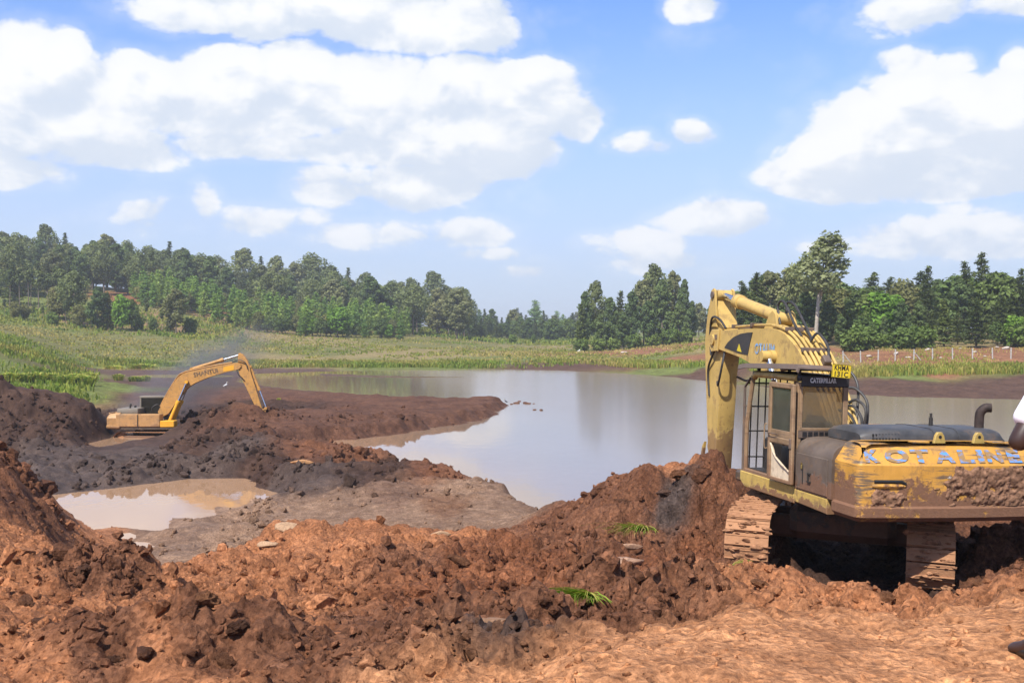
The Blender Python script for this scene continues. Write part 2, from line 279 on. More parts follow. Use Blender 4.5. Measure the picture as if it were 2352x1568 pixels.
# soil map: (column, distance, colour, roughness of the ground, wetness)
SAND=(.60,.305,.150); ORANGE=(.365,.165,.080); BROWN=(.172,.080,.045); RED=(.205,.086,.043); DARK=(.068,.040,.030); GREY=(.245,.162,.112)
DGREY=(.085,.062,.054); PEN=(.125,.064,.042); SHORE=(.105,.062,.044); MARSH=(.165,.172,.062); DRY=(.26,.22,.105); BANK=(.26,.135,.075); GREEN=(.150,.190,.055); TAN=(.26,.18,.095)
SOIL = [(-500,3,ORANGE,.25,0),(0,3,ORANGE,.2,0),(700,3,SAND,.15,0),(1176,3,SAND,.12,0),(1700,3,SAND,.12,0),(2352,3,SAND,.12,0),(2352,6,SAND,.14,0),(2100,5.5,SAND,.16,0),(1850,5.4,SAND,.16,0),(1650,5.2,SAND,.16,0),(1450,5.0,SAND,.18,0),(1176,4.7,SAND,.2,0),(1000,4.4,SAND,.25,0),
 (2352,8.2,ORANGE,.5,0),(2100,8,ORANGE,.5,0),(1850,8.3,ORANGE,.5,0),(1850,11,SAND,.45,0),(1720,11,SAND,.4,0),(1640,9.5,ORANGE,.8,0),(2100,11,ORANGE,.6,0),(2352,11,ORANGE,.7,0),(2352,14,BROWN,.8,.1),(2352,20,BROWN,1,.1),(2100,15,DARK,.5,.1),(1900,16,DARK,.5,.1),(1800,13.5,ORANGE,.6,0),
 (0,5.5,ORANGE,.55,0),(0,8,ORANGE,.7,0),(0,11,ORANGE,.75,0),(0,16,ORANGE,.8,0),(0,24,BROWN,.8,0),(0,30,BROWN,.8,0),(-500,12,ORANGE,.8,0),(-500,30,BROWN,.9,0),(200,6.2,BROWN,.7,.0),(150,9,ORANGE,.75,0),(220,12.5,BROWN,.8,0),(260,18,ORANGE,.7,0),(200,23,BROWN,.7,0),
 (400,5.2,ORANGE,.5,0),(430,7.2,ORANGE,.6,0),(420,9.5,ORANGE,.6,0),(450,14,ORANGE,.65,0),(420,20,ORANGE,.6,0),(520,6.3,BROWN,.9,0),(700,6.2,BROWN,.8,.1),(680,8,ORANGE,.7,0),(700,11,ORANGE,.75,0),(700,15.5,ORANGE,.75,0),(720,20,ORANGE,.75,0),(820,9,BROWN,.9,.1),
 (950,6.5,BROWN,.9,.2),(900,15,BROWN,.8,0),(900,21,ORANGE,.7,0),(1000,11,RED,.9,.1),(1176,6.6,DARK,.8,.5),(1176,8,BROWN,1,.2),(1176,10.5,RED,1,.1),(1176,14,RED,.9,0),(1176,18.5,RED,.9,0),(1100,22,ORANGE,.8,0),(1300,8,BROWN,1.0,.1),(1320,11,RED,.95,0),(1300,15,RED,.9,0),(1300,19,BROWN,1,.1),(1350,21,BROWN,1,.1),(1250,24,BROWN,.9,.1),
 (1450,7.4,BROWN,1,.1),(1450,10,BROWN,1.1,.1),(1480,13,RED,.9,0),(1450,16,BROWN,1,.1),(1420,18.0,BROWN,1,.1),(1500,17.6,DGREY,.8,.3),(1500,20,ORANGE,.8,0),(1600,8.5,BROWN,1.2,.1),(1600,11,BROWN,1.1,.1),(1600,15,RED,1,0),(1640,17.5,BROWN,1.1,.1),(1630,20,BROWN,1.1,0),(1700,15.2,BROWN,.8,0),
 (0,40,DGREY,.6,.3),(60,45,DGREY,.6,.4),(100,54,DGREY,.6,.3),(250,51,DGREY,.7,.4),(400,50,DGREY,.8,.3),(560,50,DGREY,.8,.2),(500,57,DARK,1,.2),(640,46,DARK,.8,.1),(330,33,GREY,.3,.3),(200,33,ORANGE,.3,.2),(450,33,GREY,.25,.4),(560,30,GREY,.5,.2),(640,36,GREY,.5,.3),(700,41,DGREY,.6,.2),(800,34,GREY,.25,.1),(950,33,GREY,.28,0),(1100,30,GREY,.28,0),(1150,34,GREY,.3,0),(1020,35,(.20,.115,.072),.3,0),(880,36,(.19,.12,.085),.3,.1),(850,42,DARK,.8,.1),(1000,42,BROWN,.7,0),(760,50,BROWN,.8,0),(1050,38,GREY,.5,0),
 (0,62,DARK,1.2,.2),(120,62,DARK,1.2,.2),(195,65,DARK,.9,.2),(300,60,DARK,.15,.4),(380,62,DARK,.15,.4),(280,66,DARK,.1,.4),(380,66,DARK,.1,.4),(340,55,DGREY,.35,.3),(0,74,DARK,1.2,.1),(250,75,DARK,.8,.1),(450,72,DARK,1,.2),(560,68,DARK,1.1,.2),(640,66,PEN,.6,0),(700,62,PEN,.7,0),(640,80,DARK,.7,.1),(750,75,PEN,.35,0),(900,85,PEN,.35,0),(1050,92,PEN,.35,0),(700,100,PEN,.35,.1),(400,95,PEN,.5,.1),(300,120,SHORE,.5,.2),(500,130,SHORE,.4,.3),(400,160,SHORE,.3,.4),(560,170,SHORE,.3,.4),
 (0,88,TAN,.5,0),(100,95,GREEN,.5,0),(0,115,GREEN,.4,0),(170,110,GREEN,.5,0),(0,150,MARSH,.3,0),(-500,110,GREEN,.4,0),(0,200,MARSH,.2,0),(200,205,MARSH,.3,0),(300,192,GREEN,.3,0),(400,200,MARSH,.3,0),(400,240,MARSH,.2,0),(650,200,DRY,.3,0),(650,240,MARSH,.2,0),(650,280,DRY,.2,0),(900,195,GREEN,.3,0),(900,230,DRY,.2,0),(900,300,MARSH,.2,0),(1176,195,GREEN,.3,0),(1176,240,DRY,.2,0),(1176,330,MARSH,.2,0),(1176,600,GREEN,.1,0),(1300,250,MARSH,.2,0),(1300,350,GREEN,.2,0),(1450,190,GREEN,.3,0),(1450,230,BANK,.2,0),(1450,300,DRY,.2,0),
 (1400,178,SHORE,.5,.2),(1600,143,SHORE,.5,.2),(1600,156,GREEN,.3,0),(1600,172,BANK,.2,0),(1600,200,DRY,.2,0),(1850,122,SHORE,.5,.2),(1850,130,GREEN,.3,0),(1850,137,DRY,.2,0),(1850,147,BANK,.3,0),(2100,113,SHORE,.4,.2),(2100,122,SHORE,.5,.2),(2100,129,GREEN,.3,0),(2080,133,BANK,.2,0),(1980,133,TAN,.2,0),(2200,133,(.29,.15,.085),.2,0),(2100,141,BANK,.3,0),(2100,160,DRY,.2,0),(2352,112,SHORE,.4,.2),(2352,121,SHORE,.5,.2),(2352,128,GREEN,.3,0),(2352,132,(.29,.15,.085),.2,0),(2352,141,BANK,.3,0),(2352,170,DRY,.2,0),(2900,115,SHORE,.4,.2),(2900,140,BANK,.2,0),
 (60,260,GREEN,0,0),(60,300,GREEN,0,0),(180,280,TAN,0,0),(230,310,GREEN,0,0),(330,285,TAN,0,0),(330,330,(.26,.12,.06),0,0),(460,300,TAN,0,0),(500,275,TAN,0,0),(430,290,GREEN,0,0),(520,330,(.22,.11,.06),0,0),(700,330,DRY,0,0),(0,380,MARSH,0,0),(500,420,MARSH,0,0),(900,420,MARSH,0,0),(1176,900,MARSH,0,0),(2100,250,DRY,0,0),(-600,300,GREEN,0,0),(1176,3000,MARSH,0,0)]
SU = np.array([(s[0] - 1176) / FPX for s in SOIL]); SD = np.array([math.log(s[1]) for s in SOIL]); SC = np.array([(*s[2], s[3], s[4]) for s in SOIL])
def soil(u, d, x, y):
    """colour (3), roughness, wetness at each point, by distance to the surveyed spots, borders frayed by noise"""
    out = np.zeros(u.shape + (5,), np.float32)
    L = np.log(np.maximum(d, 2.0)); s = np.maximum(d, 2) ** .75 * .25
    wu = u + (fbm(x / s / 1.2, y / s / 2.2, 31, 4, .6) - .5) * .085; wl = L + (fbm(x / s / 1.2, y / s / 2.2, 47, 4, .6) - .5) * .16
    step = 60000
    fu, fl = wu.ravel(), wl.ravel(); O = out.reshape(-1, 5)
    for i in range(0, len(fu), step):
        a = fu[i:i + step, None].astype(np.float32); b = fl[i:i + step, None].astype(np.float32)
        kz = np.where(b > math.log(60), 3.0, 1.15)
        q = ((a - SU) * 3.2) ** 2 + ((b - SD) * kz) ** 2 + 1e-4
        w = 1 / (q * q * q); O[i:i + step] = (w @ SC) / w.sum(1, keepdims=True)
    # cloddy patches alternate with smeared, trodden ones
    out[..., 3] *= np.where(d < 80, .68 + .55 * sst(.36, .62, fbm(x * .55, y * .40, 171, 3, .55)), 1)
    return out
MOUNDS = []
def mound(px, d, r, h, rx=1.0, power=2): MOUNDS.append((*gd(px, d), r * rx, r, h))
for a in [(-150,66,4.5,1.2,1.6),(0,65,3.5,1.2,1.3),(90,64,3.0,.75,1.4),(170,65,2.5,.7,1.3),(60,58,2.5,.4,1.6),(500,66,2.6,.6,1.2),(565,67,2.4,.8,1.3),(560,58,2.3,.4,1.4),(600,52,2.2,.4,1.5),
          (1050,43.0,1.3,.35,1.4),(820,44,1.3,.25,1.5),(650,21.5,1.1,.28,1.6),(300,6.6,.5,.22,1.8),(520,6.5,.45,.22,1.5),(1700,18.8,.8,.15,1),(1500,19.6,.9,.1,1.5),(1620,9.0,.7,.25,1.3),(1480,10.2,.8,.2,1.2),(1180,8.2,.6,.1,1.5),
          (1720,17.2,.8,.3,1.2),(1980,13.0,.6,.15,1.6),(2330,15.6,1.1,.2,1.2),(130,30,2,.35,1.2),(900,21.8,.8,.15,1.6)]: mound(*a)
def ud(x, y):
    r = np.hypot(x, y); ok = np.abs(x) < .9 * y
    u = np.where(ok, x / np.where(ok, y, 1), np.sign(x) * .9); d = np.where(ok, y, r * .743)
    return u, np.maximum(d, 1.0)
def height(x, y, S=None, detail=True):
    x = np.asarray(x, np.float64); y = np.asarray(y, np.float64)
    u, d = ud(x, y)
    if S is None: S = soil(u, d, x, y)
    ro = S[..., 3]
    z = base_z(u, d)
    back = sst(2.0, -8.0, y); z = z * (1 - back) + 4.65 * back
    for mx, my, rx, ry, h in MOUNDS:
        q = ((x - mx) / rx) ** 2 + ((y - my) / ry) ** 2
        z = z + h * np.exp(-q)
    n = (fbm(x * .4, y * .4, 3, 3) - .5) * .34 * ro * np.clip(d / 12, .6, 1.6)
    n = n + (fbm(x * 1.3, y * 1.3, 8, 4, .6) - .5) * .24 * ro
    if detail:
        n = n + ro * .22 * (domes(x * .85, y * .85, 21, .5) - .25)
        f2 = sst(90, 40, d); n = n + ro * f2 * .24 * (domes(x * 2.1 + n, y * 2.1, 33, .55) - .25)
        f3 = sst(55, 24, d); n = n + ro * f3 * .15 * domes(x * 4.6, y * 4.6 + n * 2, 44, .6)
        f4 = sst(26, 12, d); n = n + ro * f4 * .085 * domes(x * 9.5 + n * 3, y * 9.5, 55, .6)
        n = n - ro * sst(34, 14, d) * (.20 * domes(x * 3.1 + 7, y * 3.1 - n, 151, .30) + .11 * domes(x * 7.3, y * 7.3, 161, .35))
        n = n + (.5 - np.abs(fbm(x * 6, y * 6, 61, 4, .65) - .5) * 4) * .06 * np.clip(ro, .12, 1) * sst(40, 15, d)
    mid = sst(26, 40, d) * sst(140, 80, d); n = n + mid * ro * ((domes(x * .55, y * .55, 121, .6) - .2) * .45 + (domes(x * 1.3 + n, y * 1.3, 131, .6) - .2) * .28 + (fbm(x * 2.2, y * 2.2, 141, 3, .65) - .5) * .22)
    far = sst(170, 260, d); n = n + far * (fbm(x * .03, y * .03, 77, 3) - .5) * 1.2
    sel = (d > 24) & (d < 215) & (np.abs(u) < .75)
    sd = np.full(x.shape, 50.0)
    if sel.any():
        xs, ys = x[sel], y[sel]
        k = np.clip(d[sel] / 60, .5, 1.6)
        w = ((fbm(xs * .35, ys * .35, 91, 4, .6) - .5) * 2.2 + (fbm(xs * 1.6, ys * 1.6, 95, 3) - .5) * .7) * k
        q = np.maximum(sdf(xs, ys, LAKE), -sdf(xs, ys, ISLE)) + w * .8
        for p in PONDS: q = np.minimum(q, sdf(xs, ys, p) + w * .35)
        sd[sel] = q
    wid = np.where(d > 100, 6.0, np.where(d > 50, 1.3, 1.1))
    t = sst(0, 1, np.clip(sd / wid, 0, 1)) * .9 + .1 * np.clip(sd / wid, 0, 1)
    zo = np.maximum(z + n, .05) * t + .012
    zi = -.03 - .8 * sst(0, 3.0, -sd)
    return np.where(sd > 0, zo, zi)
def gz(x, y, detail=True):
    return float(height(np.array([x]), np.array([y]), detail=detail)[0])
def gzs(xs, ys, detail=True): return height(np.asarray(xs), np.asarray(ys), detail=detail)

def build_ground():
    a_in = np.linspace(-31, 31, 760); a_out = np.concatenate([np.linspace(31.4, 60, 30), np.linspace(64, 296, 40), np.linspace(300, 328.6, 30)])
    ang = np.radians(np.concatenate([a_in, a_out])); na = len(ang)
    lg = lambda a, b, k: np.exp(np.linspace(math.log(a), math.log(b), k, endpoint=False))
    ds = np.concatenate([lg(.4, 4.6, 30), lg(4.6, 12, 300), lg(12, 28, 250), lg(28, 70, 260), lg(70, 200, 170), lg(200, 520, 50), lg(520, 6001, 24)]); nd = len(ds)
    A, Dm = np.meshgrid(ang, ds, indexing='ij')
    Rr = Dm / np.maximum(np.cos(np.clip(A, -.55, .55)), .5)
    x = np.sin(A) * Rr; y = np.cos(A) * Rr
    u, d = ud(x, y); S = soil(u, d, x, y)
    z = height(x, y, S)
    # clods lean a little sideways
    k = S[..., 3] * sst(30, 12, d) * .10
    xo = x + (fbm(x * 5, y * 5, 101, 2) - .5) * k; yo = y + (fbm(x * 5, y * 5, 111, 2) - .5) * k
    V = np.stack([xo, yo, z], -1).reshape(-1, 3)
    i = np.arange(na)[:, None]; j = np.arange(nd - 1)[None, :]; i2 = (i + 1) % na
    F = np.stack([i * nd + j, i2 * nd + j, i2 * nd + j + 1, i * nd + j + 1], -1).reshape(-1, 4)
    # close the small hole under the camera
    V = np.vstack([V, [[0, 0, 4.65]]])
    C = S[..., :3].reshape(-1, 3); C = np.vstack([C, [C[0]]]); W = np.append(S[..., 4].ravel(), 0)
    me = mesh_np('ground', V, F, C, True, extra={'wet': W})
    return me
def ground_material():
    m, n, out = mat_new('soil'); P = n.coord()
    base = n.attr('Col'); wet = n.attr('wet', 'Fac')
    big = n.noise(P, .55, 5, .6); mid = n.noise(P, 3.2, 6, .65); fine = n.noise(P, 22, 6, .7); gr = n.noise(P, 110, 4, .6)
    c = n.mix(n.ramp(big, .32, .68), n.mix(1.0, base, (.78, .74, .72), 'MULTIPLY'), n.mix(1.0, base, (1.16, 1.14, 1.1), 'MULTIPLY'))
    c = n.mix(n.ramp(mid, .35, .72), n.mix(1.0, c, (.72, .68, .66), 'MULTIPLY'), n.mix(1.0, c, (1.18, 1.18, 1.18), 'MULTIPLY'))
    c = n.mix(n.ramp(fine, .3, .72), n.mix(1.0, c, (.58, .54, .52), 'MULTIPLY'), n.mix(1.0, c, (1.34, 1.33, 1.30), 'MULTIPLY'))
    # crumbs: pale dry ones and dark moist ones
    v = n.voro(P, 26, 'F1', 0, 1, 'Color'); vs_ = n.node('ShaderNodeSeparateColor'); n.put(vs_.inputs[0], v)
    c = n.mix(n.math('MULTIPLY', n.ramp(vs_.outputs[0], .80, .86), .5), c, n.mix(1.0, c, (1.5, 1.42, 1.3), 'MULTIPLY'))
    c = n.mix(n.math('MULTIPLY', n.ramp(vs_.outputs[1], .80, .86), .55), c, n.mix(1.0, c, (.5, .46, .45), 'MULTIPLY'))
    h = n.math('ADD', n.math('MULTIPLY', fine, .7), n.math('ADD', n.math('MULTIPLY', gr, .25), n.math('MULTIPLY', n.voro(P, 26), .35)))
    nb = n.bump(h, 1.0, .045)
    rough = n.ramp(wet, 0, 1, .93, .45)
    principled(n, out, c, rough, 0, nb, n.ramp(wet, 0, 1, .15, .5))
    return m
M_SOIL = ground_material()
ground = link('ground', build_ground(), M_SOIL); tag(ground, kind='structure')

def water_material():
    m, n, out = mat_new('muddy_water'); P = n.coord()
    s = n.vmath('MULTIPLY', P, (1, .45, 1))
    h = n.math('ADD', n.noise(s, 1.6, 4, .55), n.math('MULTIPLY', n.noise(s, .25, 3, .5), 1.5))
    nb = n.bump(h, .10, .05)
    sp = n.node('ShaderNodeSeparateXYZ'); n.put(sp.inputs[0], P)          # open pond ruffled by wind, puddles sheltered and siltier
    t = n.math('ADD', n.math('MULTIPLY', sp.outputs[0], 4.0), n.math('MULTIPLY', n.math('SUBTRACT', sp.outputs[1], 70.0), .8))
    c = n.mix(n.ramp(t, -60, 0), (.36, .215, .125), n.mix(n.noise(P, .08, 3, .5), (.19, .135, .092), (.24, .175, .125)))
    principled(n, out, c, n.ramp(t, -25, 40, .03, .17), 0, nb, .5, IOR=1.33)
    return m
def build_water():
    xs = np.linspace(-320, 320, 41); ys = np.linspace(8, 400, 25)
    X, Y = np.meshgrid(xs, ys, indexing='ij'); V = np.stack([X, Y, X * 0], -1).reshape(-1, 3)
    i, j = np.meshgrid(np.arange(40), np.arange(24), indexing='ij')
    F = np.stack([i * 25 + j, (i + 1) * 25 + j, (i + 1) * 25 + j + 1, i * 25 + j + 1], -1).reshape(-1, 4)
    return mesh_np('water', V, F)
water = link('water', build_water(), water_material()); tag(water, kind='structure')
# ================================================================== vegetation
def nrm(a): return a / (np.linalg.norm(a, axis=-1, keepdims=True) + 1e-9)
class Leaves:
    def __init__(s, seed): s.r = np.random.default_rng(seed); s.V = []; s.C = []
    def add(s, pos, nor, size, col, tan=None, aspect=.55):
        k = len(pos); r = s.r
        t = nrm(np.cross(nor, r.normal(size=(k, 3)))) if tan is None else nrm(tan - nor * np.sum(tan * nor, 1, keepdims=True))
        b = np.cross(nor, t); sz = (np.asarray(size) * r.uniform(.65, 1.4, k))[:, None]
        P = np.stack([pos - t * sz, pos + b * sz * aspect + nor * sz * .12, pos + t * sz, pos - b * sz * aspect + nor * sz * .12], 1)
        s.V.append(P.reshape(-1, 3)); c = col * r.uniform(.72, 1.28, (k, 1)); s.C.append(np.repeat(c, 4, 0))
    def ball(s, c, rad, k, size, col, up=.25):
        r = s.r; d = nrm(r.normal(size=(k, 3))); f = r.uniform(.5, 1.05, (k, 1)) ** .7
        lump = 1 + .18 * np.sin(d[:, :1] * 5 + c[0] * 3) * np.cos(d[:, 1:2] * 6 + c[1])
        nor = nrm(d * .75 + r.normal(size=(k, 3)) * .5 + np.array([0, 0, up]))
        s.add(np.array(c) + d * np.array(rad) * f * lump, nor, size, np.array(col) * r.uniform(.85, 1.15))
    def spray(s, a, b, k, spread, size, col, droop=0.0):
        r = s.r; t = r.uniform(.12, 1.0, (k, 1)); a = np.array(a); b = np.array(b); ax = nrm((b - a)[None])[0]
        pos = a + (b - a) * t + r.normal(size=(k, 3)) * spread * (1.15 - t * .6) * np.array([1, 1, .5]); pos[:, 2] -= droop * (t[:, 0] ** 2)
        nor = nrm(np.array([0, 0, 1.0]) + r.normal(size=(k, 3)) * .55)
        tan = ax + r.normal(size=(k, 3)) * .45
        s.add(pos, nor, size, np.array(col), tan, .38)
    def mesh(s, name):
        V = np.vstack(s.V); C = np.vstack(s.C); F = np.arange(len(V)).reshape(-1, 4)
        return mesh_np(name, V, F, C, True)
def tube(V, F, pts, rad, sides=7):
    base = len(V); pts = [Vector(p) for p in pts]
    for i, p in enumerate(pts):
        t = (pts[min(i + 1, len(pts) - 1)] - pts[max(i - 1, 0)]).normalized()
        a = t.cross(Vector((0, 0, 1)) if abs(t.z) < .9 else Vector((1, 0, 0))).normalized(); b = t.cross(a)
        for k in range(sides):
            w = 2 * math.pi * k / sides; V.append(p + (a * math.cos(w) + b * math.sin(w)) * rad[i])
    for i in range(len(pts) - 1):
        for k in range(sides):
            k2 = (k + 1) % sides; F.append((base + i * sides + k, base + i * sides + k2, base + (i + 1) * sides + k2, base + (i + 1) * sides + k))
def tube_mesh(name, runs, sides=7):
    V, F = [], []
    for pts, rad in runs: tube(V, F, pts, rad, sides)
    return mesh_np(name, np.array([tuple(v) for v in V]), np.array(F), None, True)
def leaf_material(name):
    m, n, out = mat_new(name); c = n.attr('Col')
    oi = n.node('ShaderNodeObjectInfo'); f = oi.outputs['Random']
    tint = n.mix(f, (.88, .89, .74), (1.26, 1.15, .88)); c = n.mix(1.0, c, tint, 'MULTIPLY')
    d = n.node('ShaderNodeBsdfDiffuse'); n.put(d.inputs[0], c); t = n.node('ShaderNodeBsdfTranslucent'); n.put(t.inputs[0], n.mix(1.0, c, (1.1, 1.25, .6), 'MULTIPLY'))
    x = n.node('ShaderNodeMixShader'); x.inputs[0].default_value = .28; n.L.new(d.outputs[0], x.inputs[1]); n.L.new(t.outputs[0], x.inputs[2])
    n.L.new(x.outputs[0], out.inputs[0]); return m
M_LEAF = leaf_material('foliage')
M_BARK = simple('bark', (.16, .125, .095), .9, 0, .4, 3); M_PALEBARK = simple('pale_bark', (.36, .31, .25), .85, 0, .35, 2.5)
EUC=(.160,.190,.098); EUC2=(.182,.198,.115); CON=(.098,.128,.062); CON2=(.158,.195,.084); YOU=(.135,.223,.074); BRI=(.15,.265,.055); RND=(.112,.160,.060); OLV=(.170,.178,.085)
TREES = {}
def mk_euc(key, seed, H, W, col, bare=.32, nclump=20, k=170, leaf=.36, bark=None, lean=0.0):
    r = random.Random(seed); L = Leaves(seed); runs = []
    top = Vector((lean * H, r.uniform(-.3, .3), H * .9)); mid = Vector((lean * H * .35 + r.uniform(-.3, .3), r.uniform(-.2, .2), H * .45))
    runs.append(([(0, 0, -.4), tuple(mid * .5), tuple(mid), tuple((mid + top) / 2), tuple(top)], [.013 * H, .011 * H, .009 * H, .006 * H, .002 * H]))
    for i in range(nclump):
        t = bare + (1 - bare) * ((i + .5) / nclump) ** .9; z = t * H
        prof = math.sin(math.pi * min(1, (t - bare) / (1 - bare) * .82 + .14)) ** .8
        a = i * 2.4 + r.uniform(-.5, .5); q = r.uniform(.25, .85) * prof * W
        ax = mid.lerp(top, max(0, (t - .45) / .45)) if t > .45 else Vector((0, 0, 0)).lerp(mid, t / .45)
        c = (ax.x + math.cos(a) * q, ax.y + math.sin(a) * q, z * .97)
        rr = r.uniform(.30, .46) * W * (.65 + .5 * prof)
        L.ball(c, (rr, rr, rr * r.uniform(.75, 1.05)), k, leaf, col)
        if i % 2 == 0: runs.append(([(ax.x, ax.y, z - rr * .9 - .08 * H), ((ax.x + c[0]) / 2, (ax.y + c[1]) / 2, z - rr * .5), c], [.006 * H, .004 * H, .0015 * H]))
    TREES[key] = (H, tube_mesh(key + '_trunk', runs), L.mesh(key + '_crown'), bark or M_BARK)
def mk_con(key, seed, H, W, col, up=.15, whorls=24, per=6, k=30, leaf=.34, bare=.08, taper=1.0, spread=.28):
    r = random.Random(seed); L = Leaves(seed); runs = [([(0, 0, -.4), (0.05, 0, H * .4), (0, .05, H * .99)], [.02 * H, .012 * H, .003 * H])]
    for i in range(whorls):
        t = bare + (1 - bare) * i / (whorls - 1); z = t * H
        ln = W * ((1 - t) ** taper * .92 + .09) * (1.0 if t > .15 else .8) * r.uniform(.72, 1.15)
        for j in range(per if t < .8 else 4):
            a = j * 2 * math.pi / per + i * .9 + r.uniform(-.3, .3); l = ln * r.uniform(.62, 1.2)
            e = (math.cos(a) * l, math.sin(a) * l, z + l * up + r.uniform(-.5, .6))
            L.spray((0, 0, z), e, max(8, int(k * (.35 + l / W))), spread, leaf, np.array(col) * r.uniform(.82, 1.2), l * .10)
            if i % 3 == 0 and j % 2 == 0: runs.append(([(0, 0, z), e], [.004 * H, .001 * H]))
    L.spray((0, 0, H * .9), (0, 0, H * 1.03), 30, .12, leaf * .8, col)
    TREES[key] = (H, tube_mesh(key + '_trunk', runs, 6), L.mesh(key + '_crown'), M_BARK)
def mk_round(key, seed, H, W, col, nclump=14, k=190, leaf=.30, low=.25):
    r = random.Random(seed); L = Leaves(seed); runs = [([(0, 0, -.3), (.1, .05, H * .35), (0, 0, H * .75)], [.024 * H, .018 * H, .005 * H])]
    for i in range(nclump):
        t = (i + .5) / nclump; a = i * 2.4; z = H * (low + (.86 - low) * t); q = W * .62 * math.sin(math.pi * (.15 + .75 * t)) * r.uniform(.5, 1.1)
        c = (math.cos(a) * q, math.sin(a) * q, z); rr = W * r.uniform(.36, .52)
        L.ball(c, (rr, rr, rr * .85), k, leaf, col)
        if i % 3 == 0: runs.append(([(0, 0, H * .25), c], [.010 * H, .002 * H]))
    TREES[key] = (H, tube_mesh(key + '_trunk', runs), L.mesh(key + '_crown'), M_BARK)
mk_euc('euc_a', 1, 18, 4.2, EUC); mk_euc('euc_b', 2, 18, 3.6, EUC2, .25, 22); mk_euc('euc_c', 3, 18, 4.8, EUC, .4, 18); mk_euc('euc_d', 4, 18, 3.0, (0.120,0.168,0.080), .12, 24)
mk_euc('tall', 9, 18, 3.6, (0.184,0.216,0.136), .52, 17, 190, .26, M_PALEBARK, .06)
mk_con('con_a', 5, 14, 4.2, CON, .12, taper=.85); mk_con('con_b', 6, 14, 5.2, CON, .22, 22, 7, taper=.75); mk_con('con_c', 7, 12, 3.2, CON2, .18); mk_con('con_d', 8, 16, 2.6, CON, .3, 24, 6, 26, .34, .05, .8)
mk_con('young_a', 11, 9, 2.3, (.22,.33,.10), .75, 12, 6, 26, .30, .06, .75, .3); mk_con('young_b', 12, 9, 2.0, (0.25,0.33,0.12), .9, 12, 6, 26, .28, .06, .8, .3); mk_con('young_c', 13, 9, 2.6, (0.17,0.27,0.09), .6, 12, 7, 26, .30, .04, .7, .34)
mk_round('round_a', 15, 8, 3.0, RND); mk_round('round_b', 16, 8, 3.4, OLV); mk_round('round_c', 17, 7, 2.6, BRI); mk_round('bush', 18, 2.4, 1.5, (0.136,0.192,0.064), 9, 120, .2, .15)
mk_euc('thin', 19, 10, 1.5, (0.128,0.160,0.080), .62, 8, 90, .26)
LOOK = {'euc_a': 'broad billowy', 'euc_b': 'narrow billowy', 'euc_c': 'bare-stemmed', 'euc_d': 'dense leafy-to-the-ground', 'con_a': 'open tiered', 'con_b': 'wide drooping', 'con_c': 'pale green', 'con_d': 'slim spire-like', 'young_a': 'soft upswept', 'young_b': 'pale slim', 'young_c': 'wide bushy', 'round_a': 'dark domed', 'round_b': 'olive domed', 'round_c': 'bright green domed', 'bush': 'low bushy', 'thin': 'thin-stemmed'}
def tree(kind, px, d, h, name, label, group=None, w=1.0, cat='tree', x=None):
    if group: label = LOOK[kind] + (' tall ' if h > 14 else ' short ' if h < 7 else ' mid-height ') + label
    H, tm, cm, bk = TREES[kind]; X, Y = gd(px, d); z = gz(X, Y, False)
    e = empty(name, (X, Y, z - .05)); s = h / H; e.scale = (s * w, s * w, s); e.rotation_euler = (0, 0, rnd.uniform(0, 6.28))
    if kind == 'tall': e.rotation_euler = (0, 0, 0)
    tag(e, label, cat, group)
    link('trunk', tm, bk, e); link('crown', cm, M_LEAF, e); return e
def htop(px, ytop, d):                         # height of a tree whose top was surveyed at ytop
    X, Y = gd(px, d); return EYE - (ytop - 760) / FPX * d - gz(X, Y, False)
G = rnd
# --- skyline of the wooded hill
SKY = [(-60,540),(10,532),(55,545),(105,518),(150,538),(200,562),(245,538),(290,556),(345,575),(390,558),(420,572),(455,590),(500,590),(560,573),(600,592),(635,590),(680,602),(718,586),(760,612),(800,618),(840,628),(870,655),(905,648),(945,640),(962,652),(995,626),(1025,655),(1050,663),(1075,692)]
for i, (px, yt) in enumerate(SKY):
    d = 395 + 45 * (px / 1075) + G.uniform(-8, 8); k = ['euc_a', 'euc_b', 'euc_c', 'euc_a', 'con_d'][i % 5]
    h = max(10, min(26, htop(px, yt, d)))
    if k == 'con_d': tree(k, px, d, h, 'conifer_tree', 'dark conifer among the eucalyptus crowns of the hill skyline', 'conifers on the hill skyline', 1.1)
    else: tree(k, px, d, h, 'eucalyptus_tree', 'grey-green eucalyptus on the skyline of the wooded hill', 'eucalyptus trees on the hill skyline', G.uniform(1.1, 1.4))
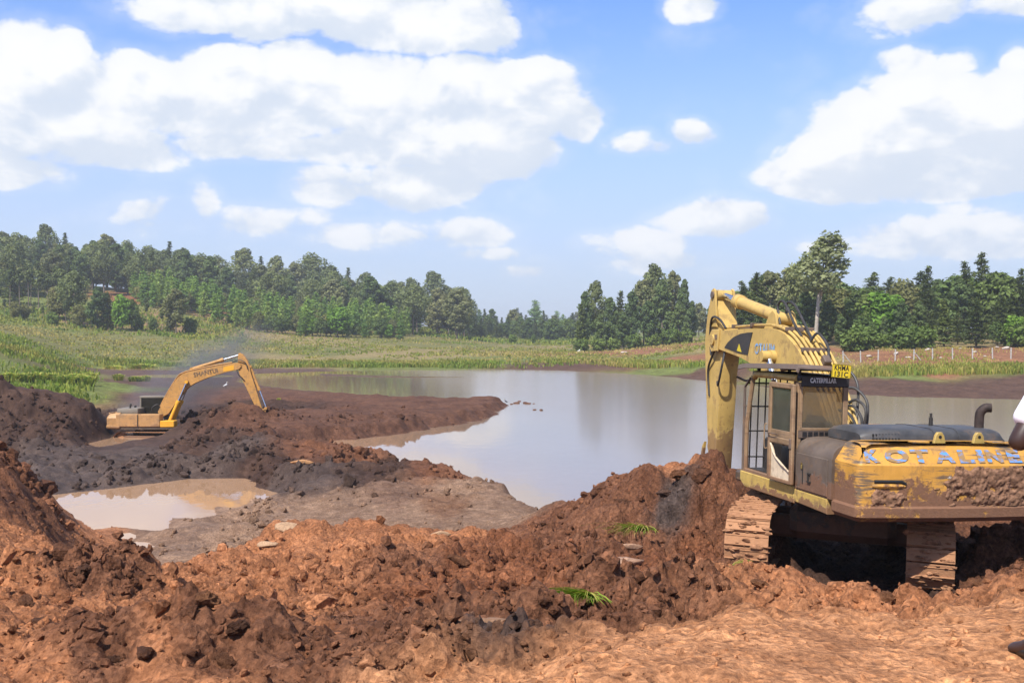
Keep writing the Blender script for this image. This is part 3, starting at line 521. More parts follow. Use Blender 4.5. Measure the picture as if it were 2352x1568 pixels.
# --- upper wood of the hill
def put_fill(n, f, seed):
    r = random.Random(seed); done = []; tries = 0
    while len(done) < n and tries < n * 40:
        tries += 1; px, d = f(r)
        if all(abs(px - a) * d / FPX > 2.2 or abs(d - b) > 4 for a, b in done): done.append((px, d))
    return done
lin = lambda x, pts: float(np.interp(x, [p[0] for p in pts], [p[1] for p in pts]))
for px, d in put_fill(185, lambda r: (lambda p: (p, r.uniform(lin(p, [(-150,305),(180,315),(300,335),(420,345),(700,352),(900,330),(1080,330)]), lin(p, [(-150,400),(700,425),(1080,440)]))))(r.uniform(-150, 1080)), 5):
    k = G.choice(['euc_a', 'euc_b', 'euc_d', 'round_a', 'round_b', 'con_b', 'euc_c', 'euc_d'])
    if k[:3] == 'euc': tree(k, px, d, G.uniform(11, 17), 'eucalyptus_tree', 'grey-green eucalyptus in the wood on the hillside, below the skyline', 'eucalyptus trees in the hillside wood', G.uniform(1.15, 1.55))
    elif k[:3] == 'con': tree(k, px, d, G.uniform(9, 14), 'conifer_tree', 'dark green conifer in the wood on the hillside, below the skyline', 'conifers in the hillside wood', 1.1)
    else: tree(k, px, d, G.uniform(8, 12), 'broadleaf_tree', 'broadleaf tree in the wood on the hillside', 'broadleaf trees in the hillside wood', 1.2)
# --- young plantation on the lower slope
for px, d in put_fill(120, lambda r: (lambda p: (p, r.uniform(lin(p, [(310,318),(430,300),(600,284),(900,300),(940,318)]), lin(p, [(310,345),(700,352),(940,335)]))))(r.uniform(310, 940)), 6):
    k = G.choice(['young_a', 'young_b', 'young_c', 'young_c', 'young_a', 'round_b'])
    if k == 'round_b': tree(k, px, d, G.uniform(5, 7), 'broadleaf_tree', 'tree between the young plantation trees on the slope', 'round trees in the young plantation')
    else: tree(k, px, d, G.uniform(6.5, 9.5), 'plantation_tree', 'young tree of the feathery plantation on the lower slope', 'young plantation trees on the slope', G.uniform(.95, 1.35))
for px in range(610, 930, 26): tree(G.choice(['round_a', 'young_c', 'round_c', 'round_a']), px + G.uniform(-8, 8), 286 + (px - 600) * .04 + G.uniform(-3, 3), G.uniform(3.6, 6.0), 'edge_tree', 'leafy tree at the foot of the plantation beside the marsh', 'trees along the foot of the plantation', 1.1)
tree('round_c', 775, 290, 8.2, 'broadleaf_tree', 'bright green domed tree at the foot of the plantation', None, 1.25)
# --- scattered trees on the open slope at the far left
for (k, px, d, h, lab, w) in [('euc_c', 168, 262, 12.5, 'tall olive eucalyptus standing alone above the open green slope', 1.1), ('round_b', 135, 268, 8, 'round olive tree left of the lone eucalyptus on the green slope', 1.1), ('euc_d', 225, 254, 10, 'dark dense tree at the edge of the marsh, left of the pair', 1.5),
    ('con_b', 248, 256, 8.5, 'very dark conifer beside the dense tree at the marsh edge', 1.0), ('round_c', 282, 254, 8.6, 'bright green tree at the marsh edge below the hill', .85), ('round_a', 302, 255, 7.8, 'dark green tree touching the bright green one at the marsh edge', .7),
    ('euc_b', 405, 256, 10.5, 'single pale eucalyptus on the bare grassy slope beside the plantation', 1.35), ('con_c', 392, 257, 7.5, 'small bushy conifer at the foot of the single pale eucalyptus', 1.1), ('round_a', 352, 256, 3.6, 'small dark shrub-like tree on the bare slope', .9), ('thin', 338, 262, 7.5, 'thin-stemmed tree on the bare slope beside the small dark shrub', .8), ('round_b', 180, 256, 5.5, 'brownish low tree below the tall olive eucalyptus', 1.0), ('con_a', 30, 290, 11, 'dark conifer on the green slope beside the row of thin trunks', 1.2), ('euc_c', -10, 275, 11, 'brownish eucalyptus at the end of the row of thin trunks', 1.0)]:
    tree(k, px, d, h, 'slope_tree', lab, None, w)
for px in (25, 48, 62, 74, 92, 112, 128, 142): tree('thin', px + G.uniform(-4, 4), 288 + G.uniform(-4, 4), G.uniform(9, 11.5), 'slim_tree', 'tree with bare straight stem in the row above the green field', 'row of slim trees above the green field', G.uniform(.8, 1.2))
for px in (12, 40, 58, 80, 102, 122, 150, 205, 320, 372, 440): tree(G.choice(['thin', 'round_b', 'bush', 'thin']), px + G.uniform(-5, 5), 255 + G.uniform(-4, 6), G.uniform(3, 6), 'sapling', 'sapling on the open slope just above the marsh', 'saplings along the marsh edge', .9)
# --- far ridge at the end of the valley
for i in range(52):
    px = 1085 + i * 11.5 + G.uniform(-6, 6); d = G.uniform(620, 760) if i % 2 else G.uniform(430, 560)
    if px < 1135: d = 460
    yt = 716 + G.uniform(-8, 16) - (14 if 1220 < px < 1240 else 0)
    tree(G.choice(['con_d', 'con_a', 'euc_d', 'euc_b', 'young_c']), px, d, max(6, htop(px, yt, d)), 'far_tree', 'bluish distant tree of the wood closing the end of the valley', 'distant trees at the valley end', 1.35)
for i in range(34): tree(G.choice(['con_a', 'euc_d', 'round_a']), 1090 + i * 8 + G.uniform(-4, 4), G.uniform(400, 430), G.uniform(5, 9), 'far_shrub_tree', 'tree along the far edge of the marsh', 'low trees along the far marsh edge', 1.3)
# --- group of eucalyptus on the far bank
for i, (k, px, yt, d, w) in enumerate([('euc_d',1342,668,252,.8),('euc_a',1368,648,258,.85),('euc_d',1400,682,250,1.0),('con_a',1425,672,262,1.0),('euc_d',1450,668,255,1.0),('euc_b',1478,640,260,1.0),('euc_a',1503,610,262,1.0),('euc_d',1522,640,250,1.0),('euc_b',1545,622,264,.8),('euc_d',1572,640,256,.7),('euc_d',1560,690,246,1.1),('con_c',1335,700,250,.9),('euc_d',1490,690,245,1.2),('euc_d',1380,720,246,1.2),('euc_d',1590,690,262,.8),('euc_d',1430,715,247,1.2)]):
    tree(k, px, d, htop(px, yt, d), 'bank_tree', 'tree of the isolated dense grove on the far bank beyond the pond', 'isolated grove on the far bank', w)
for px in (1335, 1375, 1410, 1455, 1500, 1540, 1575): tree('bush', px, 244, G.uniform(2.2, 3.6), 'shrub', 'shrub under the isolated grove on the far bank', 'shrubs under the isolated grove', 1.2, 'shrub')
for i, (px, yt) in enumerate([(1605,695),(1632,702),(1655,706),(1680,690),(1620,735),(1662,735)]): tree(['euc_b','euc_d'][i % 2], px, 300, htop(px, yt, 300), 'bank_tree', 'paler tree in the gap between the two woods', 'trees in the gap between the woods', 1.1)
# --- wood behind the fence
RW = [('con_b',1705,652,178,1.1),('con_a',1738,632,182,1.1),('euc_b',1772,622,186,1.3),('euc_b',1815,612,184,1.2),('euc_c',1850,592,180,.9),('con_b',1690,700,170,1.2),('con_c',1745,690,168,1.2),('euc_d',1800,680,166,1.5),('euc_d',1850,670,164,1.5),
  ('round_b',1935,662,172,1.1),('euc_d',1965,665,168,1.4),('round_a',2000,668,164,1.2),('round_c',2035,668,162,1.3),('euc_d',2070,690,158,1.3),('round_b',2075,640,200,1.0),('con_a',2130,616,176,.95),('con_c',2168,690,152,1.15),('euc_d',2110,690,160,1.2),('euc_d',2205,640,174,1.3),('con_b',2255,588,178,1.0),('con_a',2215,606,182,1.0),('round_a',2300,618,176,1.1),('con_a',2345,622,172,1.1),('con_b',2242,690,150,1.25),('con_b',2300,680,160,1.2),('round_c',2335,722,152,1.1),('con_b',2400,610,176,1.1),('con_b',2450,640,165,1.2),('round_b',2385,720,152,1.1),('con_a',2520,620,172,1.2),
  ('euc_d',1900,690,162,1.4),('euc_d',1880,650,178,1.4),('euc_d',1760,720,160,1.2),('euc_d',1715,735,164,1.2),('round_a',1985,720,156,1.1),('euc_d',1930,720,158,1.2),('euc_d',2030,725,156,1.1),('con_b',2140,720,162,1.1),('con_b',2200,720,158,1.1),('round_a',2290,735,154,1.0)]
LR = {'con': ('conifer_tree', 'conifer in the wood on the slope behind the post fence', 'conifers behind the post fence'), 'euc': ('eucalyptus_tree', 'grey-green tree in the wood behind the post fence', 'grey-green trees behind the post fence'), 'rou': ('broadleaf_tree', 'broadleaf tree in the wood behind the post fence', 'broadleaf trees behind the post fence')}
for (k, px, yt, d, w) in RW: tree(k, px, d, htop(px, yt, d), LR[k[:3]][0], LR[k[:3]][1], LR[k[:3]][2], w)
tree('tall', 1872, 160, htop(1900, 536, 160), 'eucalyptus_tree', 'tallest eucalyptus with a bare leaning pale trunk and open tufted crown, rising above the wood', None, 1.6)
for i in range(26): tree(G.choice(['con_b', 'euc_d', 'round_a']), 1690 + i * 36 + G.uniform(-12, 12), G.uniform(186, 215), G.uniform(9, 12.5), 'wood_tree', 'dark tree at the back of the wood behind the post fence', 'trees at the back of the fence wood', 1.4)
for px in (1985, 2030, 2075, 2095, 2330, 1960, 2350, 2120): tree('bush', px, 150 + G.uniform(-2, 3), G.uniform(1.8, 3.4), 'shrub', 'green shrub at the foot of the wood behind the post fence', 'shrubs behind the post fence', 1.2, 'shrub')
tree('bush', 1178, 330, 2.6, 'shrub', 'dark lone bush in the far marsh', None, 1.0, 'shrub'); tree('round_a', 1226, 320, 3.4, 'marsh_tree', 'small dark tree standing in the far marsh', None, .6)

# ------------------------------------------------------------------ grasses
def blades(X, Y, Z, h, wdt, col, seed, lean=.35, per=4, rad=.35):
    r = np.random.default_rng(seed); n = len(X); V = []; C = []
    for k in range(per):
        a = r.uniform(0, 6.283, n); ox = r.normal(0, rad, n); oy = r.normal(0, rad, n)
        hh = h * r.uniform(.55, 1.25, n); ww = wdt * r.uniform(.6, 1.4, n); la = r.uniform(0, 6.283, n); ll = hh * lean * r.uniform(.2, 1.3, n)
        dx, dy = np.cos(a) * ww * .5, np.sin(a) * ww * .5
        bx, by = X + ox, Y + oy; tx, ty = bx + np.cos(la) * ll, by + np.sin(la) * ll
        mx_, my_ = bx + np.cos(la) * ll * .3, by + np.sin(la) * ll * .3
        P = np.stack([np.stack([bx - dx * .7, by - dy * .7, Z - .05], -1), np.stack([bx + dx * .7, by + dy * .7, Z - .05], -1), np.stack([mx_ + dx, my_ + dy, Z + hh * .6], -1), np.stack([tx, ty, Z + hh], -1), np.stack([mx_ - dx, my_ - dy, Z + hh * .6], -1)], 1)
        V.append(P.reshape(-1, 3)); c = col * r.uniform(.7, 1.3, (n, 1)); C.append(np.repeat(c, 5, 0))
    V = np.vstack(V); C = np.vstack(C); i = np.arange(len(V) // 5)[:, None] * 5
    F = np.vstack([i + np.array([[0, 1, 2, 4]]), ]); T = i + np.array([[4, 2, 3, 3]])
    return V, np.vstack([F, T[:, [0, 1, 2, 2]]])[:len(F)], C, i
def blade_mesh(name, parts):
    Vs, Fs, Cs, o = [], [], [], 0
    for V, F, C, i in parts:
        Vs.append(V); Cs.append(C); T1 = i + np.array([[0, 1, 2]]); T2 = i + np.array([[0, 2, 4]]); T3 = i + np.array([[4, 2, 3]])
        Fs.append(np.vstack([T1, T2, T3]) + o); o += len(V)
    return mesh_np(name, np.vstack(Vs), np.vstack(Fs), np.vstack(Cs), False)
GCOL = np.array([(.16,.22,.05),(.21,.24,.065),(.29,.26,.095),(.35,.29,.13),(.13,.185,.05),(.25,.25,.075)])
def field(n, f, seed, h, wd, palette, per=4, rad=.35):
    r = np.random.default_rng(seed); px, d = f(r, n); X, Y = (px - 1176) / FPX * d, d
    Z = gzs(X, Y, False); ok = (Z > .12) & (fbm(X * .11, Y * .07, seed + 40, 3, .6) + r.normal(0, .07, n) > .43); X, Y, Z = X[ok], Y[ok], Z[ok]
    pn = fbm(X * .06, Y * .04, seed + 3, 4, .6); pal = GCOL[palette]
    idx = np.clip((pn - .25) * 2 * len(pal) + r.normal(0, .6, len(X)), 0, len(pal) - 1).astype(int)
    return blades(X, Y, Z, h, wd, pal[idx], seed, .4, per, rad)
marsh = blade_mesh('marsh_grass', [
    field(9500, lambda r, n: (r.uniform(-150, 1680, n), np.exp(r.uniform(math.log(183), math.log(330), n))), 1, .32, .30, [0, 5, 1, 2, 3], 4, .5),
    field(4500, lambda r, n: (r.uniform(900, 1420, n), r.uniform(320, 620, n)), 2, .9, .5, [4, 0, 1, 5], 3, .9),
    field(3600, lambda r, n: (r.uniform(560, 1420, n), r.uniform(181, 193, n)), 3, .62, .20, [0, 1, 2, 3, 5], 5, .4),
    field(1500, lambda r, n: (r.uniform(190, 620, n), r.uniform(183, 193, n)), 4, .7, .20, [0, 1, 5, 2], 5, .4),
    field(5200, lambda r, n: (r.uniform(-300, 190, n) + r.normal(0, 16, n), r.uniform(86, 185, n)), 5, .55, .16, [0, 1, 4, 5, 2], 4, .35)])
tag(link('marsh_grass', marsh, M_LEAF), 'green and straw coloured marsh grass covering the flat beyond the pond', 'grass', kind='stuff')
fringe = blade_mesh('fringe_grass', [
    field(2600, lambda r, n: (r.uniform(1840, 2600, n), r.uniform(126.5, 131, n)), 6, .75, .12, [0, 4, 1, 2], 5, .3),
    field(2200, lambda r, n: (lambda p: (p, np.interp(p, [1400, 1640, 1850], [182, 152, 129]) + r.uniform(-3, 6, n)))(r.uniform(1400, 1850, n)), 7, .8, .14, [0, 1, 2, 3], 5, .35),
    field(2600, lambda r, n: (r.uniform(1850, 2600, n), r.uniform(132, 150, n)), 8, .25, .10, [3, 2, 3, 1], 3, .3)])
tag(link('bank_grass', fringe, M_LEAF), 'rough green grass fringe along the top of the right bank', 'grass', kind='stuff')
hill = blade_mesh('hill_grass', [field(3500, lambda r, n: (r.uniform(-150, 560, n), r.uniform(240, 300, n)), 9, .6, .35, [0, 4, 5, 1], 3, .6)])
tag(link('hill_grass', hill, M_LEAF), 'short grass on the open slope of the hill', 'grass', kind='stuff')
# separate tussocks on the mud
TUS = [(192,104,1.35,1.1),(172,106,1.1,1.2),(148,103,1.2,1.2),(118,106,1.0,1.2),(84,104,1.1,1.2),(52,103,1.0,1.3),(20,102,1.1,1.2),(205,112,1.0,1.1),(312,128,.95,1.2),(272,132,1.0,.9),(335,130,1.0,.8),(330,187,2.0,1.6),(262,186,1.5,1.4),(640,88,.45,.5),(425,188,1.5,1.3),(560,186,1.3,1.3)]
def tussock_mesh(seed, k=260):
    r = np.random.default_rng(seed); a = r.uniform(0, 6.283, k); q = r.uniform(0, .5, k) ** .8
    X, Y = np.cos(a) * q, np.sin(a) * q; n = k
    V = []; h = r.uniform(.5, 1.0, n); out = .25 + q * 1.1; w = r.uniform(.03, .06, n)
    px_, py_ = -np.sin(a) * w, np.cos(a) * w
    ex, ey = X + np.cos(a) * out * .9 * h, Y + np.sin(a) * out * .9 * h; mx_, my_ = X + np.cos(a) * out * .35, Y + np.sin(a) * out * .35
    P = np.stack([np.stack([X - px_, Y - py_, 0 * X - .05], -1), np.stack([X + px_, Y + py_, 0 * X - .05], -1), np.stack([mx_ + px_, my_ + py_, h * .75], -1), np.stack([ex, ey, h * (1 - out * .35)], -1), np.stack([mx_ - px_, my_ - py_, h * .75], -1)], 1).reshape(-1, 3)
    c = GCOL[r.choice([0, 1, 5, 1, 4, 2], n)] * r.uniform(1.2, 1.9, (n, 1)); i = np.arange(n)[:, None] * 5
    F = np.vstack([i + np.array([[0, 1, 2]]), i + np.array([[0, 2, 4]]), i + np.array([[4, 2, 3]])])
    return mesh_np('tussock', P, F, np.repeat(c, 5, 0), False)
TM = [tussock_mesh(s) for s in (1, 2, 3)]
for i, (px, d, h, w) in enumerate(TUS):
    X, Y = gd(px, d); o = link('grass_tussock', TM[i % 3], M_LEAF, None, (X, Y, gz(X, Y) - .03)); o.scale = (h * w, h * w, h); o.rotation_euler = (0, 0, i * 1.7)
    tag(o, 'arching green grass tussock growing out of the bare mud', 'grass', 'grass tussocks on the mud')
# ================================================================== machines
class MB:
    """collects shapes into one mesh"""
    def __init__(s, M=None): s.bm = bmesh.new(); s.M = M or Matrix.Identity(4)
    def _v(s, p): return s.bm.verts.new(s.M @ Vector(p))
    def box(s, lo, hi, bev=0.0, rot=None, seg=1):
        c = (Vector(lo) + Vector(hi)) / 2; sz = Vector(hi) - Vector(lo)
        m = Matrix.Translation(c) @ (rot.to_4x4() if rot is not None else Matrix.Identity(4)) @ Matrix.Diagonal((*[max(abs(q), 1e-4) for q in sz], 1))
        g = bmesh.ops.create_cube(s.bm, size=1.0, matrix=s.M @ m)
        if bev > 0:
            e = list({ed for v in g['verts'] for ed in v.link_edges})
            bmesh.ops.bevel(s.bm, geom=e, offset=bev, segments=seg, affect='EDGES', profile=.6)
        return s
    def prism(s, poly, x0, x1, bev=0.0):
        """side outline (y, z) thickened along x"""
        n = len(poly); a = [s._v((x0, y, z)) for y, z in poly]; b = [s._v((x1, y, z)) for y, z in poly]
        fs = [s.bm.faces.new(a), s.bm.faces.new(b[::-1])]
        for i in range(n): j = (i + 1) % n; fs.append(s.bm.faces.new((a[j], a[i], b[i], b[j])))
        if bev > 0:
            es = [e for e in {e for f in fs[:2] for e in f.edges}]
            bmesh.ops.bevel(s.bm, geom=es, offset=bev, segments=1, affect='EDGES')
        return s
    def quad(s, *pts): s.bm.faces.new([s._v(p) for p in pts]); return s
    def tube(s, pts, r, sides=10, caps=True):
        pts = [Vector(p) for p in pts]; rings = []
        rr = r if hasattr(r, '__len__') else [r] * len(pts)
        up = None
        for i, p in enumerate(pts):
            t = (pts[min(i + 1, len(pts) - 1)] - pts[max(i - 1, 0)]).normalized()
            if up is None: up = t.orthogonal().normalized()
            a = (up - t * up.dot(t)).normalized(); up = a; b = t.cross(a)
            rings.append([s._v(p + (a * math.cos(2 * math.pi * k / sides) + b * math.sin(2 * math.pi * k / sides)) * rr[i]) for k in range(sides)])
        for A, B in zip(rings, rings[1:]):
            for k in range(sides): q = (k + 1) % sides; f = s.bm.faces.new((A[k], A[q], B[q], B[k])); f.smooth = True
        if caps: s.bm.faces.new(rings[0][::-1]); s.bm.faces.new(rings[-1])
        return s
    def cyl(s, p0, p1, r, sides=20): return s.tube([p0, p1], r, sides)
    def loft(s, loops, close=True, cap=True, smooth=True):
        R_ = [[s._v(p) for p in l] for l in loops]; n = len(R_[0])
        for A, B in zip(R_, R_[1:]):
            for k in range(n if close else n - 1):
                q = (k + 1) % n; f = s.bm.faces.new((A[k], A[q], B[q], B[k])); f.smooth = smooth
        if cap: s.bm.faces.new(R_[0][::-1]); s.bm.faces.new(R_[-1])
        return s
    def build(s, name, mat, parent=None, sharp=35):
        bmesh.ops.remove_doubles(s.bm, verts=s.bm.verts, dist=1e-5)
        bmesh.ops.recalc_face_normals(s.bm, faces=s.bm.faces)
        me = bpy.data.meshes.new(name); s.bm.to_mesh(me); s.bm.free()
        me.shade_smooth() if sharp else None
        if sharp: me.set_sharp_from_angle(angle=R(sharp))
        return link(name, me, mat, parent)
def catmull(pts, k=8):
    P = [Vector(p) for p in pts]; P = [P[0] * 2 - P[1]] + P + [P[-1] * 2 - P[-2]]; out = []
    for i in range(1, len(P) - 2):
        for j in range(k):
            t = j / k; a, b, c, d = P[i - 1:i + 3]
            out.append(.5 * ((2 * b) + (-a + c) * t + (2 * a - 5 * b + 4 * c - d) * t * t + (-a + 3 * b - 3 * c + d) * t ** 3))
    return out + [P[-2]]
def text_mesh(txt, size, extrude=.002, offset=0.0, spacing=1.0, width=None):
    cu = bpy.data.curves.new('lettering', 'FONT'); cu.body = txt; cu.size = size; cu.extrude = extrude; cu.offset = offset; cu.space_character = spacing; cu.align_x = 'CENTER'; cu.align_y = 'CENTER'; cu.resolution_u = 3
    o = bpy.data.objects.new('lettering', cu); COL.objects.link(o); bpy.context.view_layer.update()
    me = bpy.data.meshes.new_from_object(o.evaluated_get(bpy.context.evaluated_depsgraph_get())); bpy.data.objects.remove(o); bpy.data.curves.remove(cu)
    me.materials.clear()
    if width:
        xs = [v.co.x for v in me.vertices]; k = width / (max(xs) - min(xs)); c = (max(xs) + min(xs)) / 2
        for v in me.vertices: v.co.x = (v.co.x - c) * k
    return me
def paint(name, base, dirt=.5, mud=0.0, mud_z=(0, 0), streak=0.0, rust=.5, fade=.25, mudcol=(.17, .085, .048)):
    m, n, out = mat_new(name); P = n.coord()
    n1 = n.noise(P, 2.3, 7, .65); n2 = n.noise(P, 16, 6, .65); n3 = n.noise(P, 60, 3, .6)
    b = n.mix(n.ramp(n1, .3, .7), base, tuple(min(.8, x * (1 + fade) + .03 * fade) for x in base))
    b = n.mix(n.math('MULTIPLY', n.ramp(n.noise(n.vmath('MULTIPLY', P, (9, 9, 1.6)), 1.0, 5, .6), .48, .75), dirt * .6), b, tuple(x * .45 + .02 for x in base))
    b = n.mix(n.math('MULTIPLY', n.ramp(n.noise(P, 4.5, 8, .72), .52, .64), dirt), b, (.19, .11, .06))
    b = n.mix(n.math('MULTIPLY', n.ramp(n.noise(P, 11, 8, .75), .60, .66), rust), b, (.13, .055, .03))
    if streak:
        s1 = n.noise(n.vmath('MULTIPLY', P, (2.0, 2.0, 30)), 1.2, 6, .7)
        s2 = n.noise(P, 1.7, 4, .6)
        b = n.mix(n.math('MULTIPLY', n.ramp(n.math('ADD', n.math('MULTIPLY', s1, .6), n.math('MULTIPLY', s2, .5)), .56, .66), streak), b, (.115, .085, .062))
    rough = n.ramp(n1, .3, .7, .42, .62)
    h = n.math('MULTIPLY', n2, .15)
    if mud:
        z = n.node('ShaderNodeSeparateXYZ'); n.put(z.inputs[0], P)
        zr = n.ramp(z.outputs[2], mud_z[0], mud_z[1], .16, -.62)
        mk = n.ramp(n.math('ADD', n.math('ADD', n.math('MULTIPLY', n.noise(P, 1.9, 8, .7), 1.7), n.math('MULTIPLY', n2, .25)), zr), .80, .92)
        mk = n.math('MULTIPLY', mk, mud)
        b = n.mix(mk, b, n.mix(n2, tuple(x * .7 for x in mudcol), tuple(x * 1.35 for x in mudcol)))
        rough = n.math('MAXIMUM', rough, n.math('MULTIPLY', mk, .9)); h = n.math('ADD', h, n.math('MULTIPLY', mk, n.math('ADD', .6, n.math('MULTIPLY', n.noise(P, 34, 5, .7), .9))))
    principled(n, out, b, rough, 0, n.bump(h, .5, .02), .35); return m
M_BOOM = paint('faded_yellow_paint', (.44, .295, .088), .5, .65, (.9, 2.6), 0, .6, .2)
M_CW = paint('scuffed_yellow_paint', (.45, .225, .038), .5, 1.0, (1.10, 2.10), 1.0, .55, .25)
M_CAB = paint('worn_cab_paint', (.20, .125, .066), .85, .55, (1.2, 2.4), .45, 1.0, .5)
M_DOOR = paint('dirty_brown_panel', (.085, .062, .047), .6, .8, (1.2, 1.85), .2, .3, .5)
M_SKIRT = paint('muddy_skirt_paint', (.40, .27, .07), .8, .9, (1.0, 1.4), .3, .5)
M_BLACK = paint('black_hood_paint', (.030, .030, .032), .25, .0, (0, 0), .15, .1, .8)
M_DECAL = paint('black_decal', (.022, .020, .020), .1, 0, (0, 0), 0, .05, .4)
M_STEEL = simple('dark_steel', (.035, .03, .027), .6, .3, .4, 8)
M_TRACK = paint('muddy_track_steel', (.20, .12, .07), .8, 1.0, (1.0, 3.2), 0, .5, .4, (.34, .17, .085))
M_UNDER = paint('muddy_undercarriage', (.07, .05, .035), .8, .8, (.3, 1.4), 0, .5)
M_CHROME = simple('chrome_rod', (.62, .64, .68), .16, 1.0, .05, 4)
M_HOSE = simple('rubber_hose', (.030, .027, .026), .55, 0, .4, 12); M_RUBBER = M_HOSE
M_DARK = simple('dark_void', (.008, .008, .009), .8, 0, .2, 5)
M_SEAT = simple('black_vinyl', (.02, .02, .022), .5, 0, .3, 10, .2)
M_RUSTP = paint('rusty_plate', (.105, .075, .058), .7, 0, (0, 0), .2, .8, .3)
M_TORN = paint('torn_pale_panel', (.50, .40, .28), .5, .3, (1.2, 1.6), .2, .6, .3)
M_MUD = simple('mud_crust', (.19, .105, .064), .95, 0, .45, 18, .6, .1)
def glass_mat(name, tint, dirt, dirtcol, alpha=.65):
    m, n, out = mat_new(name); P = n.coord()
    g = n.node('ShaderNodeBsdfGlossy'); g.inputs['Roughness'].default_value = .05
    t = n.node('ShaderNodeBsdfTransparent'); n.put(t.inputs[0], tint); fr = n.node('ShaderNodeFresnel'); fr.inputs[0].default_value = 1.5
    a = n.node('ShaderNodeMixShader'); n.put(a.inputs[0], fr.outputs[0]); n.L.new(t.outputs[0], a.inputs[1]); n.L.new(g.outputs[0], a.inputs[2])
    d = n.node('ShaderNodeBsdfDiffuse'); n.put(d.inputs[0], dirtcol)
    f = n.ramp(n.noise(n.vmath('MULTIPLY', P, (2.5, 2.5, 2.0)), 1.6, 5, .6), .3, .7, dirt * .6, dirt)
    b = n.node('ShaderNodeMixShader'); n.put(b.inputs[0], f); n.L.new(a.outputs[0], b.inputs[1]); n.L.new(d.outputs[0], b.inputs[2])
    n.L.new(b.outputs[0], out.inputs[0]); return m
M_GLASS_DIRTY = glass_mat('dusty_glass', (.66, .60, .50), .55, (.17, .14, .10)); M_GLASS = glass_mat('thin_glass', (.80, .86, .80), .22, (.30, .30, .22))
def chipped(name, top, under, lo=.45, hi=.52, scale=9):
    m, n, out = mat_new(name); P = n.coord()
    f = n.math('ADD', n.math('MULTIPLY', n.noise(n.vmath('MULTIPLY', P, (2.5, 2.5, 26)), 1.4, 6, .7), .55), n.math('MULTIPLY', n.noise(P, scale, 6, .7), .45))
    principled(n, out, n.mix(n.ramp(f, lo, hi), top, under), .55); return m
M_BLUE = chipped('chipped_blue_paint', (.085, .26, .60), (.27, .16, .06), .43, .52); M_BLUE2 = chipped('faded_blue_paint', (.17, .33, .55), (.42, .31, .10), .47, .60)
M_WHITE = chipped('chipped_white_paint', (.60, .60, .58), (.03, .03, .03), .55, .62, 30); M_FLAKE = chipped('white_paint_flakes', (.62, .60, .54), (.17, .09, .05), .44, .50, 30)
M_PLATE = simple('yellow_number_plate', (.62, .45, .02), .4, 0, .15, 8); M_INK = simple('black_ink', (.012, .011, .01), .5, 0, .1, 8); M_WARN = simple('warning_yellow', (.60, .46, .02), .5, 0, .15, 10)
M_PAD = simple('brass_padlock', (.45, .33, .10), .35, .8, .2, 10)

def place_text(me, M, name, mat, parent, warp=None):
    for v in me.vertices: v.co = (M @ v.co) if warp is None else Vector(warp(v.co))
    me.update(); return link(name, me, mat, parent)
def shoe_mesh(w, pitch):
    b = MB(); b.box((-w / 2, -pitch * .47, -.012), (w / 2, pitch * .47, .014), .004)
    b.box((-w / 2 + .004, -.44 * pitch, .010), (w / 2 - .004, -.36 * pitch, .036), .003); b.box((-w / 2 + .01, .22 * pitch, .010), (w / 2 - .01, .28 * pitch, .022), .003)
    o = b.build('shoe', M_TRACK); me = o.data; bpy.data.objects.remove(o); return me
def undercarriage(root, U, gauge=2.38, L=4.0, r=.43, w=.6, mt=None):
    pitch = .19; half = L / 2 - r; me = shoe_mesh(w, pitch); per = 4 * half + 2 * math.pi * r; n = int(round(per / pitch)); zc = r + .045
    for sgn in (-1, 1):
        xt = sgn * gauge / 2
        for i in range(n):
            q = per * i / n
            if q < 2 * half: y, z, a = -half + q, zc + r, 0.0
            elif q < 2 * half + math.pi * r: a = -(q - 2 * half) / r; y, z = half + math.sin(-a) * r, zc + math.cos(a) * r
            elif q < 4 * half + math.pi * r: y, z, a = half - (q - 2 * half - math.pi * r), zc - r, math.pi
            else: a = -math.pi - (q - 4 * half - math.pi * r) / r; y, z = -half + math.sin(-a) * r, zc + math.cos(a) * r
            o = link('track_shoe', me, M_TRACK, root); o.matrix_basis = U @ Matrix.Translation((xt, y, z)) @ Matrix.Rotation(a, 4, 'X')
        MB(U).box((xt - .17, -half, zc - .20), (xt + .17, half, zc + .22), .05).build('track_frame', M_UNDER, root)
        for yy, nm in ((-half, 'sprocket'), (half, 'idler')):
            b = MB(U); b.cyl((xt - .07, yy, zc), (xt + .07, yy, zc), r - .07, 28); b.cyl((xt - .20, yy, zc), (xt + .20, yy, zc), r * .55, 24)
            b.tube([(xt + .19 * s_, yy, zc) for s_ in (-1.2, 1.2)], r * .3, 16)
            for k in range(10):
                a = k * .628; b.box((xt + .195, yy + math.cos(a) * r * .43 - .02, zc + math.sin(a) * r * .43 - .02), (xt + .215, yy + math.cos(a) * r * .43 + .02, zc + math.sin(a) * r * .43 + .02))
            b.build(nm, M_TRACK, root)
        for k in range(7): yy = -half + .35 + k * (2 * half - .7) / 6; MB(U).cyl((xt - .22, yy, zc - .30), (xt + .22, yy, zc - .30), .10, 14).build('track_roller', M_UNDER, root)
    b = MB(U); b.box((-.75, -.75, .42), (.75, .75, .95), .12); b.box((-gauge / 2, -.55, .40), (gauge / 2, -.25, .72), .06); b.box((-gauge / 2, .25, .40), (gauge / 2, .55, .72), .06); b.build('car_body', M_UNDER, root)
    MB(U).cyl((0, 0, .93), (0, 0, 1.07), .68, 36).build('swing_ring', M_UNDER, root)
